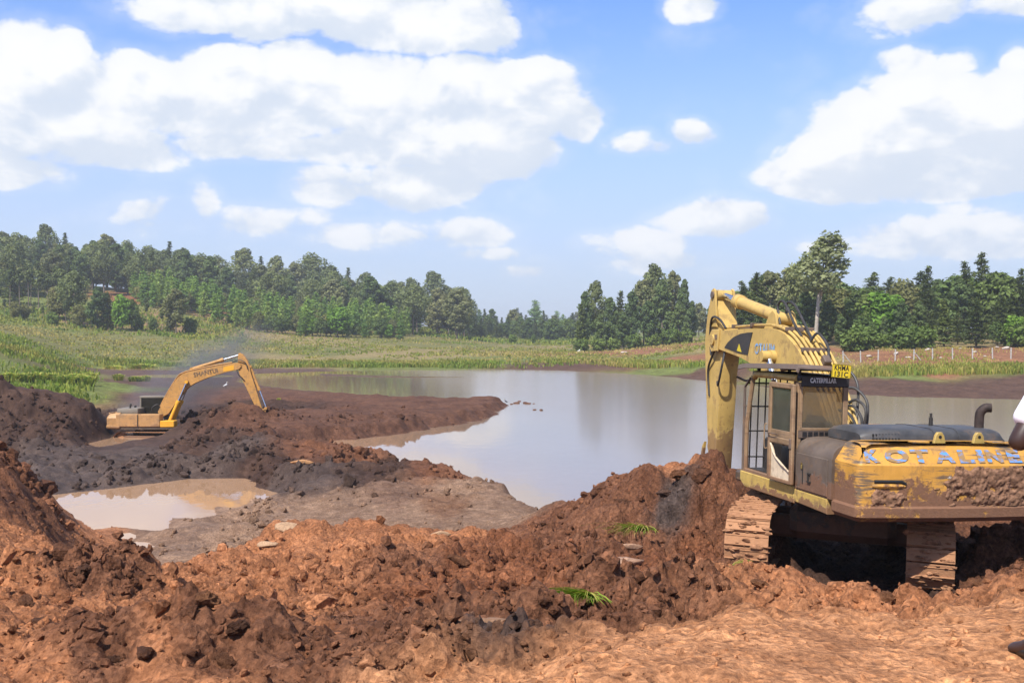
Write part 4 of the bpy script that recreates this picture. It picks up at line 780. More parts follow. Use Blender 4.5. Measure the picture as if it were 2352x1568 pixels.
def counterweight(root, Hm, mat, rad=2.75, hw=1.36, z0=1.09, z1=2.06, depth=.62, cham=.26, flat=.22, c=.12):
    plan = []                                    # from the left front edge round the rear to the right front edge
    yr = lambda x: -math.sqrt(rad * rad - x * x * flat)
    yf = yr(hw) + depth
    plan.append((-hw, yf)); plan.append((-hw, yf - depth * .45))
    for k in range(6):
        a = math.pi + k / 5 * math.pi / 2; cx, cyy = -hw + c, yr(hw - c) + c
        plan.append((cx + math.cos(a) * c, cyy + math.sin(a) * c))
    for k in range(1, 20): x = -hw + c + (2 * hw - 2 * c) * k / 20; plan.append((x, yr(x)))
    for k in range(6):
        a = 1.5 * math.pi + k / 5 * math.pi / 2; cx, cyy = hw - c, yr(hw - c) + c
        plan.append((cx + math.cos(a) * c, cyy + math.sin(a) * c))
    plan.append((hw, yf - depth * .45)); plan.append((hw, yf))
    prof = [(.30, z0 + .01), (.06, z0), (.0, z0 + .06), (.0, z0 + .175), (.035, z0 + .20), (.03, z1 - cham), (.045, z1 - cham + .02), (.17, z1 - .045), (.20, z1 - .02), (.25, z1), (.5, z1 + .005)]
    def inset(p, i):
        x, y = p; m = max(abs(x) / hw, 1e-6); n = Vector((x * .35 * (1 if abs(x) < hw - c else 3), y + .7 * 0)).normalized() if False else None
        cx = max(-hw + c, min(hw - c, x)); cyy = max(y, yr(hw - c) + c)
        vx, vy = x - cx, y - cyy
        if abs(x) <= hw - c: vx, vy = x * .25, y
        l = math.hypot(vx, vy) or 1; vx, vy = vx / l, vy / l
        if y > yr(hw - c) + c - 1e-4: vx, vy = (1 if x > 0 else -1), 0
        return (x - vx * i, y - vy * i if y < yf - .01 else y)
    b = MB(Hm); b.loft([[(*inset(p, i), z) for p in plan] for i, z in prof], close=True, cap=True, smooth=True)
    o = b.build('counterweight', mat, root, 28)
    return o, yr, inset
def cylinder(root, Hm, p0, p1, r, frac, name='hydraulic_cylinder', mat=None, rr=.5):
    p0, p1 = Vector(p0), Vector(p1); m = p0.lerp(p1, frac); d = (p1 - p0).normalized()
    b = MB(Hm); b.tube([p0, p0 + d * .06, p0 + d * .061, m - d * .22, m - d * .21, m - d * .02, m], [r * .8, r, r * .95, r * .95, r * 1.18, r * 1.18, r * .9], 20)
    side = Vector((1, 0, 0)); b.cyl(p0 - side * r * 1.25, p0 + side * r * 1.25, r * .95, 18)
    o = b.build(name, mat, root)
    b = MB(Hm); b.cyl(m - d * .05, p1, r * rr, 18); b.build('rod', M_CHROME, o)
    b = MB(Hm); b.cyl(p1 - side * r * 1.3, p1 + side * r * 1.3, r * .9, 18); b.build('rod_eye', mat, o)
    return o
def bucket(root, Hm, pin, x0, x1, mat, s=1.0, ang=0.0):
    prof = [(0, .12), (.35, .1), (.62, -.25), (.66, -.7), (.45, -1.05), (.05, -1.2), (-.42, -1.12), (-.40, -1.06), (.03, -1.12), (.38, -.98), (.57, -.68), (.54, -.28), (.28, 0), (0, 0)]
    ca, sa = math.cos(ang), math.sin(ang)
    tr = lambda p: (pin[0] + s * (p[0] * ca - p[1] * sa), pin[1] + s * (p[0] * sa + p[1] * ca))
    b = MB(Hm); n = len(prof); h = n // 2
    A = prof[:h + 1]; 
    b.prism([tr(p) for p in prof], x0, x1)
    side = [(0, .1), (.35, .1), (.62, -.25), (.66, -.7), (.45, -1.05), (.05, -1.2), (-.42, -1.12)]
    b.prism([tr(p) for p in side], x0 - .03, x0 + .004); b.prism([tr(p) for p in side], x1 - .004, x1 + .03)
    o = b.build('bucket', mat, root)
    k = 5
    for i in range(k):
        xx = x0 + .08 + (x1 - x0 - .16) * i / (k - 1); t = MB(Hm)
        t.prism([tr((-.36, -1.16)), tr((-.66, -1.05)), tr((-.36, -1.03))], xx - .05, xx + .05); t.build('tooth', M_STEEL, o)
    return o

# ------------------------------------------------------------------ the near excavator
def near_excavator():
    root = empty('excavator', (5.02, 16.6, 2.80)); root.rotation_euler = (0, R(1.5), 0)
    tag(root, 'mud-caked worn yellow tracked excavator parked on the near bank, cab door folded back', 'excavator')
    Hm = Matrix.Rotation(R(12.4), 4, 'Z'); U = Matrix.Rotation(R(-20), 4, 'Z')
    undercarriage(root, U)
    # platform and skirts
    b = MB(Hm); b.box((-1.20, -2.1, 1.07), (1.30, 1.35, 1.24), .03); b.build('platform', M_UNDER, root)
    b = MB(Hm); b.prism([(.78, 1.30), (.78, 1.16), (.62, 1.07), (-1.02, 1.07), (-1.02, 1.30)], -1.37, -1.21, .01); b.build('cab_skirt', M_SKIRT, root)
    b = MB(Hm); b.prism([(-1.03, 1.275), (-1.03, 1.10), (-1.95, 1.07), (-1.95, 1.27)], -1.372, -1.21, .01); b.build('side_skirt', M_SKIRT, root)
    b = MB(Hm); b.box((.65, -1.95, 1.24), (1.34, 1.3, 2.0), .06); b.build('right_side_box', M_CW, root)
    # counterweight with lettering, lifting eyes and caked mud
    cw, yr, inset = counterweight(root, Hm, M_CW)
    z1, cham = 2.06, .26
    def on_chamfer(u, v, lift=.012):            # u along the rear, v 0..1 up the sloped shoulder
        x, y = inset((u, yr(u)), .045 + (.17 - .045) * v); z = z1 - cham + .02 + (cham - .065) * v
        nx, ny = x * .2, -1.0; l = math.hypot(nx, ny); return (x + nx / l * lift * .8, y + ny / l * lift * .8, z + lift * .6)
    def on_face(u, z, lift=.008):
        x, y = inset((u, yr(u)), .033); l = math.hypot(x * .2, 1); return (x + x * .2 / l * lift, y - lift / l, z)
    for ch, uc, wd in (('K', -1.13, .20), ('O', -.80, .33), ('T', -.48, .26), ('A', -.13, .28), ('L', .18, .22), ('I', .39, .09), ('N', .60, .24), ('E', .90, .20)):
        me = text_mesh(ch, .24, .0, .012, 1.0, wd)
        zs = [v.co.y for v in me.vertices]; lo, hi = min(zs), max(zs)
        for v in me.vertices: v.co = Hm @ Vector(on_chamfer(uc + v.co.x, .06 + .80 * (v.co.y - lo) / (hi - lo)))
        me.update(); o = link('lettering', me, M_BLUE, cw); o['label'] = 'chipped blue painted letter ' + ch
    rr = random.Random(4)
    for k in range(3):                             # remains of white lettering under the mud
        b = MB(Hm); cx = (.0, .38, .66)[k]
        for i in range(16):
            u, z = cx + rr.uniform(-.13, .13), 1.70 - abs(rr.gauss(0, .07)); s_ = rr.uniform(.008, .024)
            b.quad(on_face(u - s_, z - s_), on_face(u + s_, z - s_ * .7), on_face(u + s_ * .8, z + s_), on_face(u - s_ * .9, z + s_ * .8))
        tag(b.build('white_paint_remains', M_FLAKE, cw, 0), kind='stuff')
    # slots near the lower corners
    b = MB(Hm); b.tube([on_face(-1.12 + .06 * i, 1.60 - (.03 if i == 7 else 0), .002) for i in range(8)], .022, 8); b.build('corner_slot', M_DARK, cw)
    b = MB(Hm); b.tube([on_face(-1.15 + .065 * i, 1.545, -.002) for i in range(8)], [.02, .03, .032, .032, .032, .03, .026, .015], 8); b.build('slot_lip', M_CW, cw)
    b = MB(Hm); b.tube([on_face(.86 + .05 * i, 1.60 + (.0, .03, .045, .05, .05, .05)[i], .002) for i in range(6)], .02, 8); b.build('corner_slot', M_DARK, cw)
    for u in (-.08, .50):
        pr = [(-.085, 0), (.085, 0), (.062, .10), (.03, .145), (-.03, .145), (-.062, .10)]
        M2 = Hm @ Matrix.Translation((u, yr(u) + .30, z1)) @ Matrix.Rotation(R(90), 4, 'Z')
        b = MB(M2); b.prism(pr, -.025, .025, .006); b.build('lifting_eye', M_SKIRT, root)
        b = MB(M2); b.cyl((-.028, 0, .085), (.028, 0, .085), .022, 14); b.build('lifting_hole', M_DARK, cw)
    b = MB(Hm); b.box((-.45, yr(-.4) + .28, z1 - .01), (-.22, yr(-.4) + .42, z1 + .025), .006); b.box((.72, yr(.8) + .28, z1 - .01), (.90, yr(.8) + .42, z1 + .02), .006); b.build('top_lug', M_CW, cw)
    # mud crust: a caked layer with its own relief on the rear face
    nu, nz = 230, 60; uu = np.linspace(-1.16, 1.16, nu); zz = np.linspace(1.29, 1.80, nz); Ug, Zg = np.meshgrid(uu, zz, indexing='ij')
    f = fbm(Ug * 2.2, Zg * 3.0, 201, 5, .6); f2 = fbm(Ug * 14, Zg * 14, 211, 4, .65); lump = domes(Ug * 17, Zg * 17, 221, .6)
    side = -.16 + .31 * sst(-.35, .12, Ug) + .24 * sst(-.55, -.85, Ug); lim = np.clip((Zg - 1.50 - .20 * sst(-.3, .1, Ug)) * 4, 0, 1) + np.clip((1.36 - Zg) * 2.2, 0, 1)
    k = f + side + (f2 - .5) * .32 - lim * .6; lift = np.where(k > .52, .004 + np.clip((k - .52) * .10, 0, .02) + lump * .016 * np.clip((k - .54) * 5, 0, 1) + (f2 - .5) * .016, -.02)
    V = np.array([Hm @ Vector(on_face(float(u), float(z), float(l))) for u, z, l in zip(Ug.ravel(), Zg.ravel(), lift.ravel())])
    i, j = np.meshgrid(np.arange(nu - 1), np.arange(nz - 1), indexing='ij'); F = np.stack([i * nz + j, (i + 1) * nz + j, (i + 1) * nz + j + 1, i * nz + j + 1], -1).reshape(-1, 4)
    F = F[(lift.ravel()[F] > -.01).any(1)]; use = np.unique(F); mp = np.full(len(V), -1); mp[use] = np.arange(len(use))
    tag(link('mud_crust', mesh_np('mud_crust', V[use], mp[F], None, True), M_MUD, cw), kind='stuff')
    # left rear compartment: door with rounded shoulder
    pr = [(-1.37, 1.28), (-1.37, 1.80), (-1.345, 1.88), (-1.29, 1.95), (-1.20, 1.995), (-1.05, 2.01), (-.60, 2.01), (-.60, 1.28)]
    b = MB(Hm); b.loft([[(x, y, z) for x, z in pr] for y in (-2.06, -1.06)], smooth=True); side = b.build('side_compartment', M_DOOR, root, 40)
    b = MB(Hm); b.box((-1.383, -1.96, 1.30), (-1.366, -1.10, 1.79), .006); sdoor = b.build('compartment_door', M_DOOR, root)
    b = MB(Hm); b.box((-1.392, -1.30, 1.38), (-1.380, -1.285, 1.64), .002); b.build('door_slit', M_DARK, sdoor)
    b = MB(Hm); b.box((-1.40, -1.29, 1.58), (-1.385, -1.25, 1.64), .006); b.tube([(-1.395, -1.285, 1.64), (-1.40, -1.285, 1.67), (-1.40, -1.262, 1.67), (-1.395, -1.262, 1.64)], .004, 6); b.build('padlock', M_PAD, sdoor)
    b = MB(Hm); b.box((-1.40, -1.47, 1.44), (-1.38, -1.45, 1.54)); b.box((-1.40, -1.52, 1.53), (-1.38, -1.44, 1.55)); b.box((-1.405, -1.53, 1.42), (-1.382, -1.44, 1.44)); b.build('latch', M_STEEL, sdoor)
    # engine hood
    hp = [(-2.10, 2.02), (-2.10, 2.16), (-2.06, 2.23), (-1.98, 2.265), (-1.40, 2.275), (-1.18, 2.25), (-1.12, 2.2), (-1.12, 2.02)]
    def hood_loop(x, k, dz=0): cy_ = -1.62; return [(x, cy_ + (y - cy_) * k, 2.02 + (z - 2.02) * (k if dz == 0 else dz)) for y, z in hp]
    b = MB(Hm); b.loft([hood_loop(-.96, .88, .50), hood_loop(-.89, .96, .66), hood_loop(-.70, 1, .76), hood_loop(1.02, 1, .76), hood_loop(1.10, .97, .66), hood_loop(1.18, .9, .3)]); hood = b.build('engine_hood', M_BLACK, root, 45)
    for x in (.10, .46):
        b = MB(Hm); lp = [hood_loop(x + dx, 1.012, .79) for dx in (-.02, .02)]; b.loft(lp); b.build('hood_strap', M_BLACK, hood, 45)
    b = MB(Hm)
    for i in range(9):
        for j in range(2): x = -.82 + i * .046; b.box((x, -2.106 + .012 * j, 2.050 + j * .052), (x + .027, -2.08, 2.092 + j * .052), .004)
    b.build('grille_slots', M_DARK, hood)
    b = MB(Hm); b.tube(catmull([(1.0, -1.75, 2.10), (1.0, -1.75, 2.32), (1.01, -1.76, 2.42), (1.06, -1.79, 2.48), (1.13, -1.82, 2.485)], 5), .062, 18); b.build('exhaust_pipe', simple('rusty_exhaust', (.035, .022, .018), .75, .2, .5, 12), root)
    b = MB(Hm); b.cyl((.42, -1.5, 2.18), (.42, -1.5, 2.32), .028, 12); b.cyl((.42, -1.5, 2.31), (.42, -1.5, 2.38), .018, 10); b.build('breather_pipe', M_STEEL, root)
    # ---------------- cab
    xl, xr, y0, y1, zb, zt = -1.355, -.575, -1.03, .70, 1.30, 2.86
    b = MB(Hm)
    b.box((xl, y0, zb - .02), (xr, y1, zb + .05), .01)
    for (x, y) in ((xl, y0), (xr - .07, y0)): b.box((x, y, zb), (x + .07, y + .07, zt - .1), .012)
    for x in (xl, xr - .06): b.tube([(x + .03, y1 - .03, zb), (x + .03, y1 - .03, zb + .75), (x + .03, y1 - .22, zt - .08)], .036, 8)
    b.box((xl + .005, -.24, zb), (xl + .055, -.18, zt - .1), .01)
    cab = b.build('cab', M_CAB, root)
    b = MB(Hm); b.box((xl + .06, y0 + .01, zb), (xr - .01, y0 + .035, 2.11)); b.build('rear_wall', M_STEEL, cab)
    b = MB(Hm); b.box((xr - .035, y0 + .05, zb), (xr - .012, y0 + .6, 1.95)); b.build('inner_side_panel', M_STEEL, cab)
    b = MB(Hm); b.box((xl + .06, y0 + .06, zb + .052), (xr - .06, y1 - .08, zb + .062)); b.build('floor_mat', M_STEEL, cab)
    b = MB(Hm); b.box((xl + .01, y0 + .0, zt - .09), (xr - .01, y1 - .2, zt), .035, None, 2); b.build('cab_roof', M_DECAL, cab)
    b = MB(Hm); b.tube([(xl + .03, y0 + .06, zt - .05), (xl + .02, -.2, zt - .045), (xl + .03, y1 - .32, zt - .05), (xl + .05, y1 - .22, zt - .10)], .048, 12); b.build('roof_rail', M_BOOM, cab)
    b = MB(Hm); b.box((xl + .05, y0 - .022, 2.695), (xr - .005, y0 + .02, zt - .005), .012); band = b.build('rear_band', M_DECAL, cab)
    place_text(text_mesh('CATERPILLAR', .092, .002, .0035, 1.06, .40), Hm @ Matrix.Translation((-.985, y0 - .026, 2.785)) @ Matrix.Rotation(R(90), 4, 'X'), 'lettering', M_WHITE, band)
    b = MB(Hm); b.box((xl + .06, y0 + .002, 2.12), (xr - .06, y0 + .008, 2.70)); b.build('rear_window', M_GLASS_DIRTY, cab)
    b = MB(Hm); b.box((xr - .085, y0 - .012, 2.10), (xr - .01, y0 + .012, 2.70), .008); b.box((xl + .02, y0 - .012, 2.085), (xr - .01, y0 + .01, 2.125), .006); b.box((xl + .035, y0 - .012, 2.12), (xl + .075, y0 + .012, 2.70), .006); b.build('window_frame', M_CAB, cab)
    b = MB(Hm); b.box((xl + .02, y0 - .010, 1.985), (xr - .02, y0 + .006, 2.083)); lv = b.build('vent_panel', M_RUSTP, cab)
    b = MB(Hm)
    for i in range(7):
        for j in range(5): b.box((xl + .08 + i * .085, y0 - .015, 2.000 + j * .0155), (xl + .148 + i * .085, y0 - .0095, 2.0075 + j * .0155))
    b.build('vent_slots', M_DARK, lv)
    for i in range(6): x = xl + .10 + i * .118; b = MB(Hm); b.cyl((x, y1 + .01, zb + .03), (x, y1 - .02, zt - .12), .0115, 6); b.build('guard_bar', M_STEEL, cab)      # bars across the open front
    for z in (1.52, 1.92, 2.30, 2.66): b = MB(Hm); b.cyl((xl + .03, y1 - .005, z), (xr - .03, y1 - .005, z), .012, 6); b.build('guard_rail', M_STEEL, cab)
    b = MB(Hm); b.box((-1.20, -.72, zb + .05), (-.72, -.22, zb + .50), .06, None, 2); b.box((-1.20, -.84, zb + .45), (-.72, -.70, 2.18), .06, None, 2); b.build('seat', M_SEAT, cab)
    b = MB(Hm); b.box((-1.12, .25, zb + .03), (-.78, .50, zb + .55), .03); b.tube([(-1.05, .3, zb + .5), (-1.05, .22, zb + .8)], .014, 8); b.tube([(-.85, .3, zb + .5), (-.85, .22, zb + .8)], .014, 8); b.build('control_console', M_STEEL, cab)
    b = MB(Hm); b.tube(catmull([(xl - .02, -.16, 1.75), (xl - .05, -.12, 1.77), (xl - .05, -.12, 2.08), (xl - .02, -.14, 2.10)], 4), .009, 8); b.build('grab_handle', M_CAB, cab)
    b = MB(Hm); b.tube([(xl + .02, y1 + .06, zb + .0), (xl + .02, y1 + .06, zb + 1.3), (xl + .04, y1 - .1, zt - .12)], .022, 8); b.cyl((xl + .02, y1, 1.62), (xl + .02, y1 + .06, 1.62), .012, 6); b.cyl((xl + .02, y1, 2.3), (xl + .02, y1 + .06, 2.3), .012, 6); b.build('front_guard_post', M_RUSTP, cab)
    # open door folded back against the side of the cab
    dx = xl - .075; ya, yb = -1.10, -.33
    b = MB(Hm)
    b.box((dx - .03, ya, 1.33), (dx + .02, ya + .085, 2.73), .012); b.box((dx - .03, yb - .085, 1.33), (dx + .02, yb, 2.73), .012)
    b.box((dx - .03, ya + .05, 2.655), (dx + .02, yb - .05, 2.735), .014); b.box((dx - .032, ya + .05, 1.86), (dx + .02, yb - .05, 1.965), .02); b.box((dx - .028, ya + .05, 1.33), (dx + .018, yb - .05, 1.375), .006)
    b.box((dx - .02, ya + .07, 1.96), (dx + .01, yb - .07, 2.06), .006)
    door = b.build('cab_door', M_CAB, root)
    b = MB(Hm); b.box((dx - .006, ya + .08, 2.055), (dx - .001, yb - .08, 2.66)); b.build('door_window', M_GLASS, door)
    b = MB(Hm); b.prism([(ya + .08, 1.37), (yb - .08, 1.37), (yb - .08, 1.86), (yb - .17, 1.76), (yb - .21, 1.68), (ya + .35, 1.60), (ya + .28, 1.56), (ya + .16, 1.52), (ya + .08, 1.50)], dx - .004, dx + .002); b.build('torn_panel', M_TORN, door)
    b = MB(Hm); b.tube([(dx - .02, yb - .09, 1.85), (dx - .022, yb - .18, 1.74), (dx - .02, yb - .26, 1.66), (dx - .026, ya + .30, 1.585), (dx - .02, ya + .2, 1.545), (dx - .02, ya + .09, 1.505)], [.012, .016, .012, .017, .012, .014], 7); b.build('torn_edge', M_TORN, door)
    b = MB(Hm); b.box((dx - .045, ya + .01, 1.83), (dx - .028, ya + .075, 1.97), .006); b.build('door_hinge', M_RUSTP, door)
    b = MB(Hm); b.tube(catmull([(dx - .03, yb - .06, 1.99), (dx - .06, yb - .06, 2.0), (dx - .06, yb - .30, 2.0), (dx - .03, yb - .30, 1.99)], 4), .008, 8); b.build('door_handle', M_RUSTP, door)
    # bent sheet over the roof, number plate on its end
    b = MB(Hm); sh = [(-1.45, 3.0), (-1.47, 2.93), (-1.45, 2.925), (-1.43, 2.98), (-.76, 2.955), (-.74, 2.90), (-.72, 2.905), (-.735, 2.975)]
    b.loft([[(x, -1.22, z - .03) for x, z in sh], [(x, -1.16, z + .015) for x, z in sh], [(x, -.5, z) for x, z in sh], [(x, .5, z - .03) for x, z in sh], [(x + .02, .80, z - .06) for x, z in sh]], smooth=False); b.build('roof_sheet', M_RUSTP, root)
    b = MB(Hm)
    for (x, y) in ((-1.3, -.95), (-.8, -.95), (-1.3, .35), (-.8, .35)): b.box((x - .02, y - .02, 2.85), (x + .02, y + .02, 2.96))
    b.build('sheet_bracket', M_STEEL, root)
    MP = Hm @ Matrix.Translation((-.81, -1.23, 2.93)) @ Matrix.Rotation(R(4), 4, 'Y') @ Matrix.Rotation(R(90), 4, 'X')
    b = MB(MP); b.box((-.145, -.095, -.004), (.145, .095, .004), .003); plate = b.build('number_plate', M_PLATE, root)
    b = MB(MP); b.tube([(-.14, -.09, .004), (.14, -.09, .004), (.14, .09, .004), (-.14, .09, .004), (-.14, -.09, .004)], .004, 5); b.build('plate_rim', M_INK, plate)
    place_text(text_mesh('KHMA', .10, .001, .0022, 1.06, .225), MP @ Matrix.Translation((.0, .042, .0055)), 'lettering', M_INK, plate)
    place_text(text_mesh('131C', .10, .001, .0022, 1.10, .205), MP @ Matrix.Translation((.0, -.046, .0055)), 'lettering', M_INK, plate)
    # ---------------- boom, arm, cylinders
    bx = .05
    boomp = [(.15, 1.85), (.42, 2.28), (.70, 2.65), (.98, 2.96), (1.25, 3.18), (1.5, 3.34), (1.75, 3.44), (2.0, 3.50), (2.3, 3.53), (3.2, 3.52), (4.45, 3.46), (4.72, 3.50), (4.86, 3.44), (4.90, 3.30), (4.84, 3.17), (4.70, 3.10), (4.45, 3.14), (3.5, 3.0), (2.7, 2.85), (2.15, 2.62), (1.6, 2.30), (.95, 1.86), (.55, 1.55), (.38, 1.52), (.2, 1.62)]
    b = MB(Hm); b.prism(boomp, bx - .255, bx + .255, .018); boom = b.build('boom', M_BOOM, root, 30)
    b = MB(Hm); b.cyl((bx - .33, .33, 1.72), (bx + .33, .33, 1.72), .11, 18); b.build('boom_foot_pin', M_SKIRT, boom)
    b = MB(Hm); b.cyl((bx - .32, 4.70, 3.30), (bx + .32, 4.70, 3.30), .10, 18); b.build('boom_tip_pin', M_BOOM, boom)
    b = MB(Hm); b.prism([(4.42, 3.50), (4.78, 3.50), (4.9, 3.38), (4.9, 3.2), (4.78, 3.07), (4.48, 3.09)], bx - .285, bx - .25, .01); b.build('tip_plate', M_BOOM, boom)
    b = MB(Hm); b.prism([(4.50, 3.31), (4.62, 3.31), (4.62, 3.40), (4.50, 3.40)], bx - .292, bx - .28); b.build('tip_recess', M_RUSTP, boom)
    # black wedge with the warning triangle, blue lettering
    xs = bx - .262
    b = MB(Hm); b.prism([(4.20, 3.16), (4.05, 3.26), (3.8, 3.36), (3.5, 3.425), (3.2, 3.45), (2.98, 3.455), (3.08, 3.25), (3.16, 3.05), (3.55, 3.075)], xs - .002, xs + .004); dec = b.build('black_wedge', M_DECAL, boom)
    b = MB(Hm); b.prism([(3.62, 3.115), (3.42, 3.095), (3.53, 3.245)], xs - .005, xs - .001); b.build('warning_triangle', M_WARN, dec)
    place_text(text_mesh('OTALIM', .26, .0, .006, 1.0, .78), Hm @ Matrix.Translation((xs - .002, 2.48, 3.16)) @ Matrix.Rotation(R(-90), 4, 'Z') @ Matrix.Rotation(R(90), 4, 'X'), 'lettering', M_BLUE2, boom)
    arm_p = [(4.92, 4.20), (5.10, 4.20), (5.16, 4.08), (5.30, 3.75), (5.38, 3.3), (5.30, 2.7), (5.02, .75), (4.92, .62), (4.78, .62), (4.70, .75), (4.56, 2.6), (4.45, 3.05), (4.47, 3.28), (4.55, 3.55), (4.72, 3.80), (4.86, 4.0)]
    b = MB(Hm); b.prism(arm_p, bx - .17, bx + .17, .015); arm = b.build('arm', M_BOOM, root, 30)
    for sx in (-1, 1):
        b = MB(Hm); b.prism([(4.72, 3.55), (4.85, 4.26), (4.93, 4.30), (5.03, 4.26), (5.05, 3.55)], bx + sx * .19 - .02, bx + sx * .19 + .02, .005); b.build('arm_bracket', M_BOOM, arm)
    b = MB(Hm); b.cyl((bx - .24, 4.93, 4.17), (bx + .24, 4.93, 4.17), .07, 16); b.build('bracket_pin', M_RUSTP, arm)
    cylinder(root, Hm, (bx, 2.35, 3.70), (bx, 4.93, 4.17), .115, .74, 'arm_cylinder', M_BOOM, .56)
    b = MB(Hm); b.prism([(2.15, 3.50), (2.25, 3.78), (2.36, 3.84), (2.48, 3.78), (2.7, 3.50)], bx - .19, bx - .15, .005); b.prism([(2.15, 3.50), (2.25, 3.78), (2.36, 3.84), (2.48, 3.78), (2.7, 3.50)], bx + .15, bx + .19, .005); b.build('cylinder_bracket', M_BOOM, boom)
    for sx in (-1, 1):
        cylinder(root, Hm, (bx + sx * .38, .80, 1.22), (bx + sx * .36, 2.12, 3.05), .105, .56, 'boom_cylinder', M_BOOM, .55)
    b = MB(Hm); b.cyl((bx - .47, 2.12, 3.05), (bx + .47, 2.12, 3.05), .065, 16); b.cyl((bx - .34, 2.12, 3.05), (bx + .34, 2.12, 3.05), .11, 18); b.build('boom_cylinder_pin', M_BOOM, boom)
    cylinder(root, Hm, (bx, 5.32, 3.45), (bx, 5.15, 1.2), .09, .6, 'bucket_cylinder', M_BOOM, .55)
    bucket(root, Hm, (4.86, .68), bx - .5, bx + .5, M_SKIRT, .95, R(-10))
    b = MB(Hm); b.prism([(5.10, 1.3), (5.2, 1.2), (5.42, .55), (5.3, .5)], bx - .24, bx - .19); b.prism([(5.10, 1.3), (5.2, 1.2), (5.42, .55), (5.3, .5)], bx + .19, bx + .24); b.build('bucket_link', M_SKIRT, root)
    # steel pipes along the back of the boom, rubber hoses
    def offset_path(y0_, y1_, lift, x):
        top = [p for p in boomp[:11]]; pts = []
        for (y, z) in top:
            if y0_ <= y <= y1_:
                i = top.index((y, z)); a = top[max(i - 1, 0)]; c = top[min(i + 1, len(top) - 1)]; t = Vector((c[0] - a[0], c[1] - a[1])).normalized()
                pts.append((x, y - t.y * lift, z + t.x * lift))
        return catmull(pts, 5)
    for x, lift, y1_ in ((bx - .20, .05, 2.4), (bx - .11, .055, 2.4), (bx - .02, .05, 1.6), (bx + .08, .06, 2.1), (bx + .17, .05, 4.6), (bx + .235, .055, 2.4)):
        b = MB(Hm); b.tube(offset_path(.1, y1_, lift, x), .026, 10); b.build('steel_pipe', M_BOOM, boom)
    b = MB(Hm); b.tube(offset_path(1.9, 4.7, .06, bx - .18), .02, 8); b.build('steel_pipe', M_BOOM, boom)
    for (y, z) in ((.62, 2.62), (1.15, 3.18), (1.72, 3.51), (3.1, 3.58), (3.9, 3.55)): b = MB(Hm); b.box((bx - .25, y - .03, z - .03), (bx + .25, y + .03, z + .045), .008); b.build('pipe_clamp', M_RUSTP, boom)
    b = MB(Hm); b.box((bx - .02, .82, 2.90), (bx + .10, .98, 3.10), .015, Matrix.Rotation(R(45), 3, 'X')); b.build('valve_block', M_RUSTP, boom)
    hoses = [[(bx - .12, 2.2, 3.60), (bx - .10, 2.35, 3.92), (bx - .08, 2.15, 3.98), (bx - .09, 1.75, 3.62), (bx - .10, 1.45, 3.40)], [(bx + .04, 2.3, 3.75), (bx + .05, 2.3, 3.97), (bx + .04, 2.0, 3.93), (bx + .03, 1.6, 3.6), (bx + .03, 1.35, 3.36)],
        [(bx + .20, .42, 2.40), (bx + .27, .30, 2.44), (bx + .32, .12, 2.30), (bx + .28, .12, 1.95)], [(bx + .10, .40, 2.34), (bx + .18, .22, 2.34), (bx + .22, .05, 2.14), (bx + .18, .08, 1.85)], [(bx - .02, .36, 2.28), (bx + .06, .16, 2.24), (bx + .10, .02, 2.04), (bx + .06, .06, 1.8)], [(bx + .24, .55, 2.62), (bx + .33, .42, 2.60), (bx + .40, .22, 2.40), (bx + .36, .15, 1.95)], [(bx + .22, .75, 2.90), (bx + .34, .62, 2.85), (bx + .38, .48, 2.65), (bx + .34, .40, 2.3), (bx + .26, .30, 2.0)],
        [(bx - .24, 4.2, 3.52), (bx - .25, 4.5, 3.70), (bx - .25, 4.85, 3.72), (bx - .20, 5.05, 3.40), (bx - .19, 5.0, 3.0)], [(bx - .2, 4.3, 3.12), (bx - .28, 4.25, 2.8), (bx - .26, 4.45, 2.45), (bx - .2, 4.62, 2.5)], [(bx + .2, 3.4, 3.05), (bx + .22, 3.7, 2.75), (bx + .2, 4.1, 2.55), (bx + .15, 4.5, 2.6)], [(bx - .24, 4.5, 3.3), (bx - .24, 4.8, 3.0), (bx - .20, 5.1, 2.7), (bx - .18, 5.05, 2.2)], [(bx - .02, 1.3, 3.33), (bx + .06, 1.2, 3.46), (bx + .12, .98, 3.25), (bx + .08, .88, 3.02)]]
    for h in hoses: b = MB(Hm); b.tube(catmull(h, 6), .022, 8); b.build('rubber_hose', M_HOSE, root)
    return root
near_excavator()
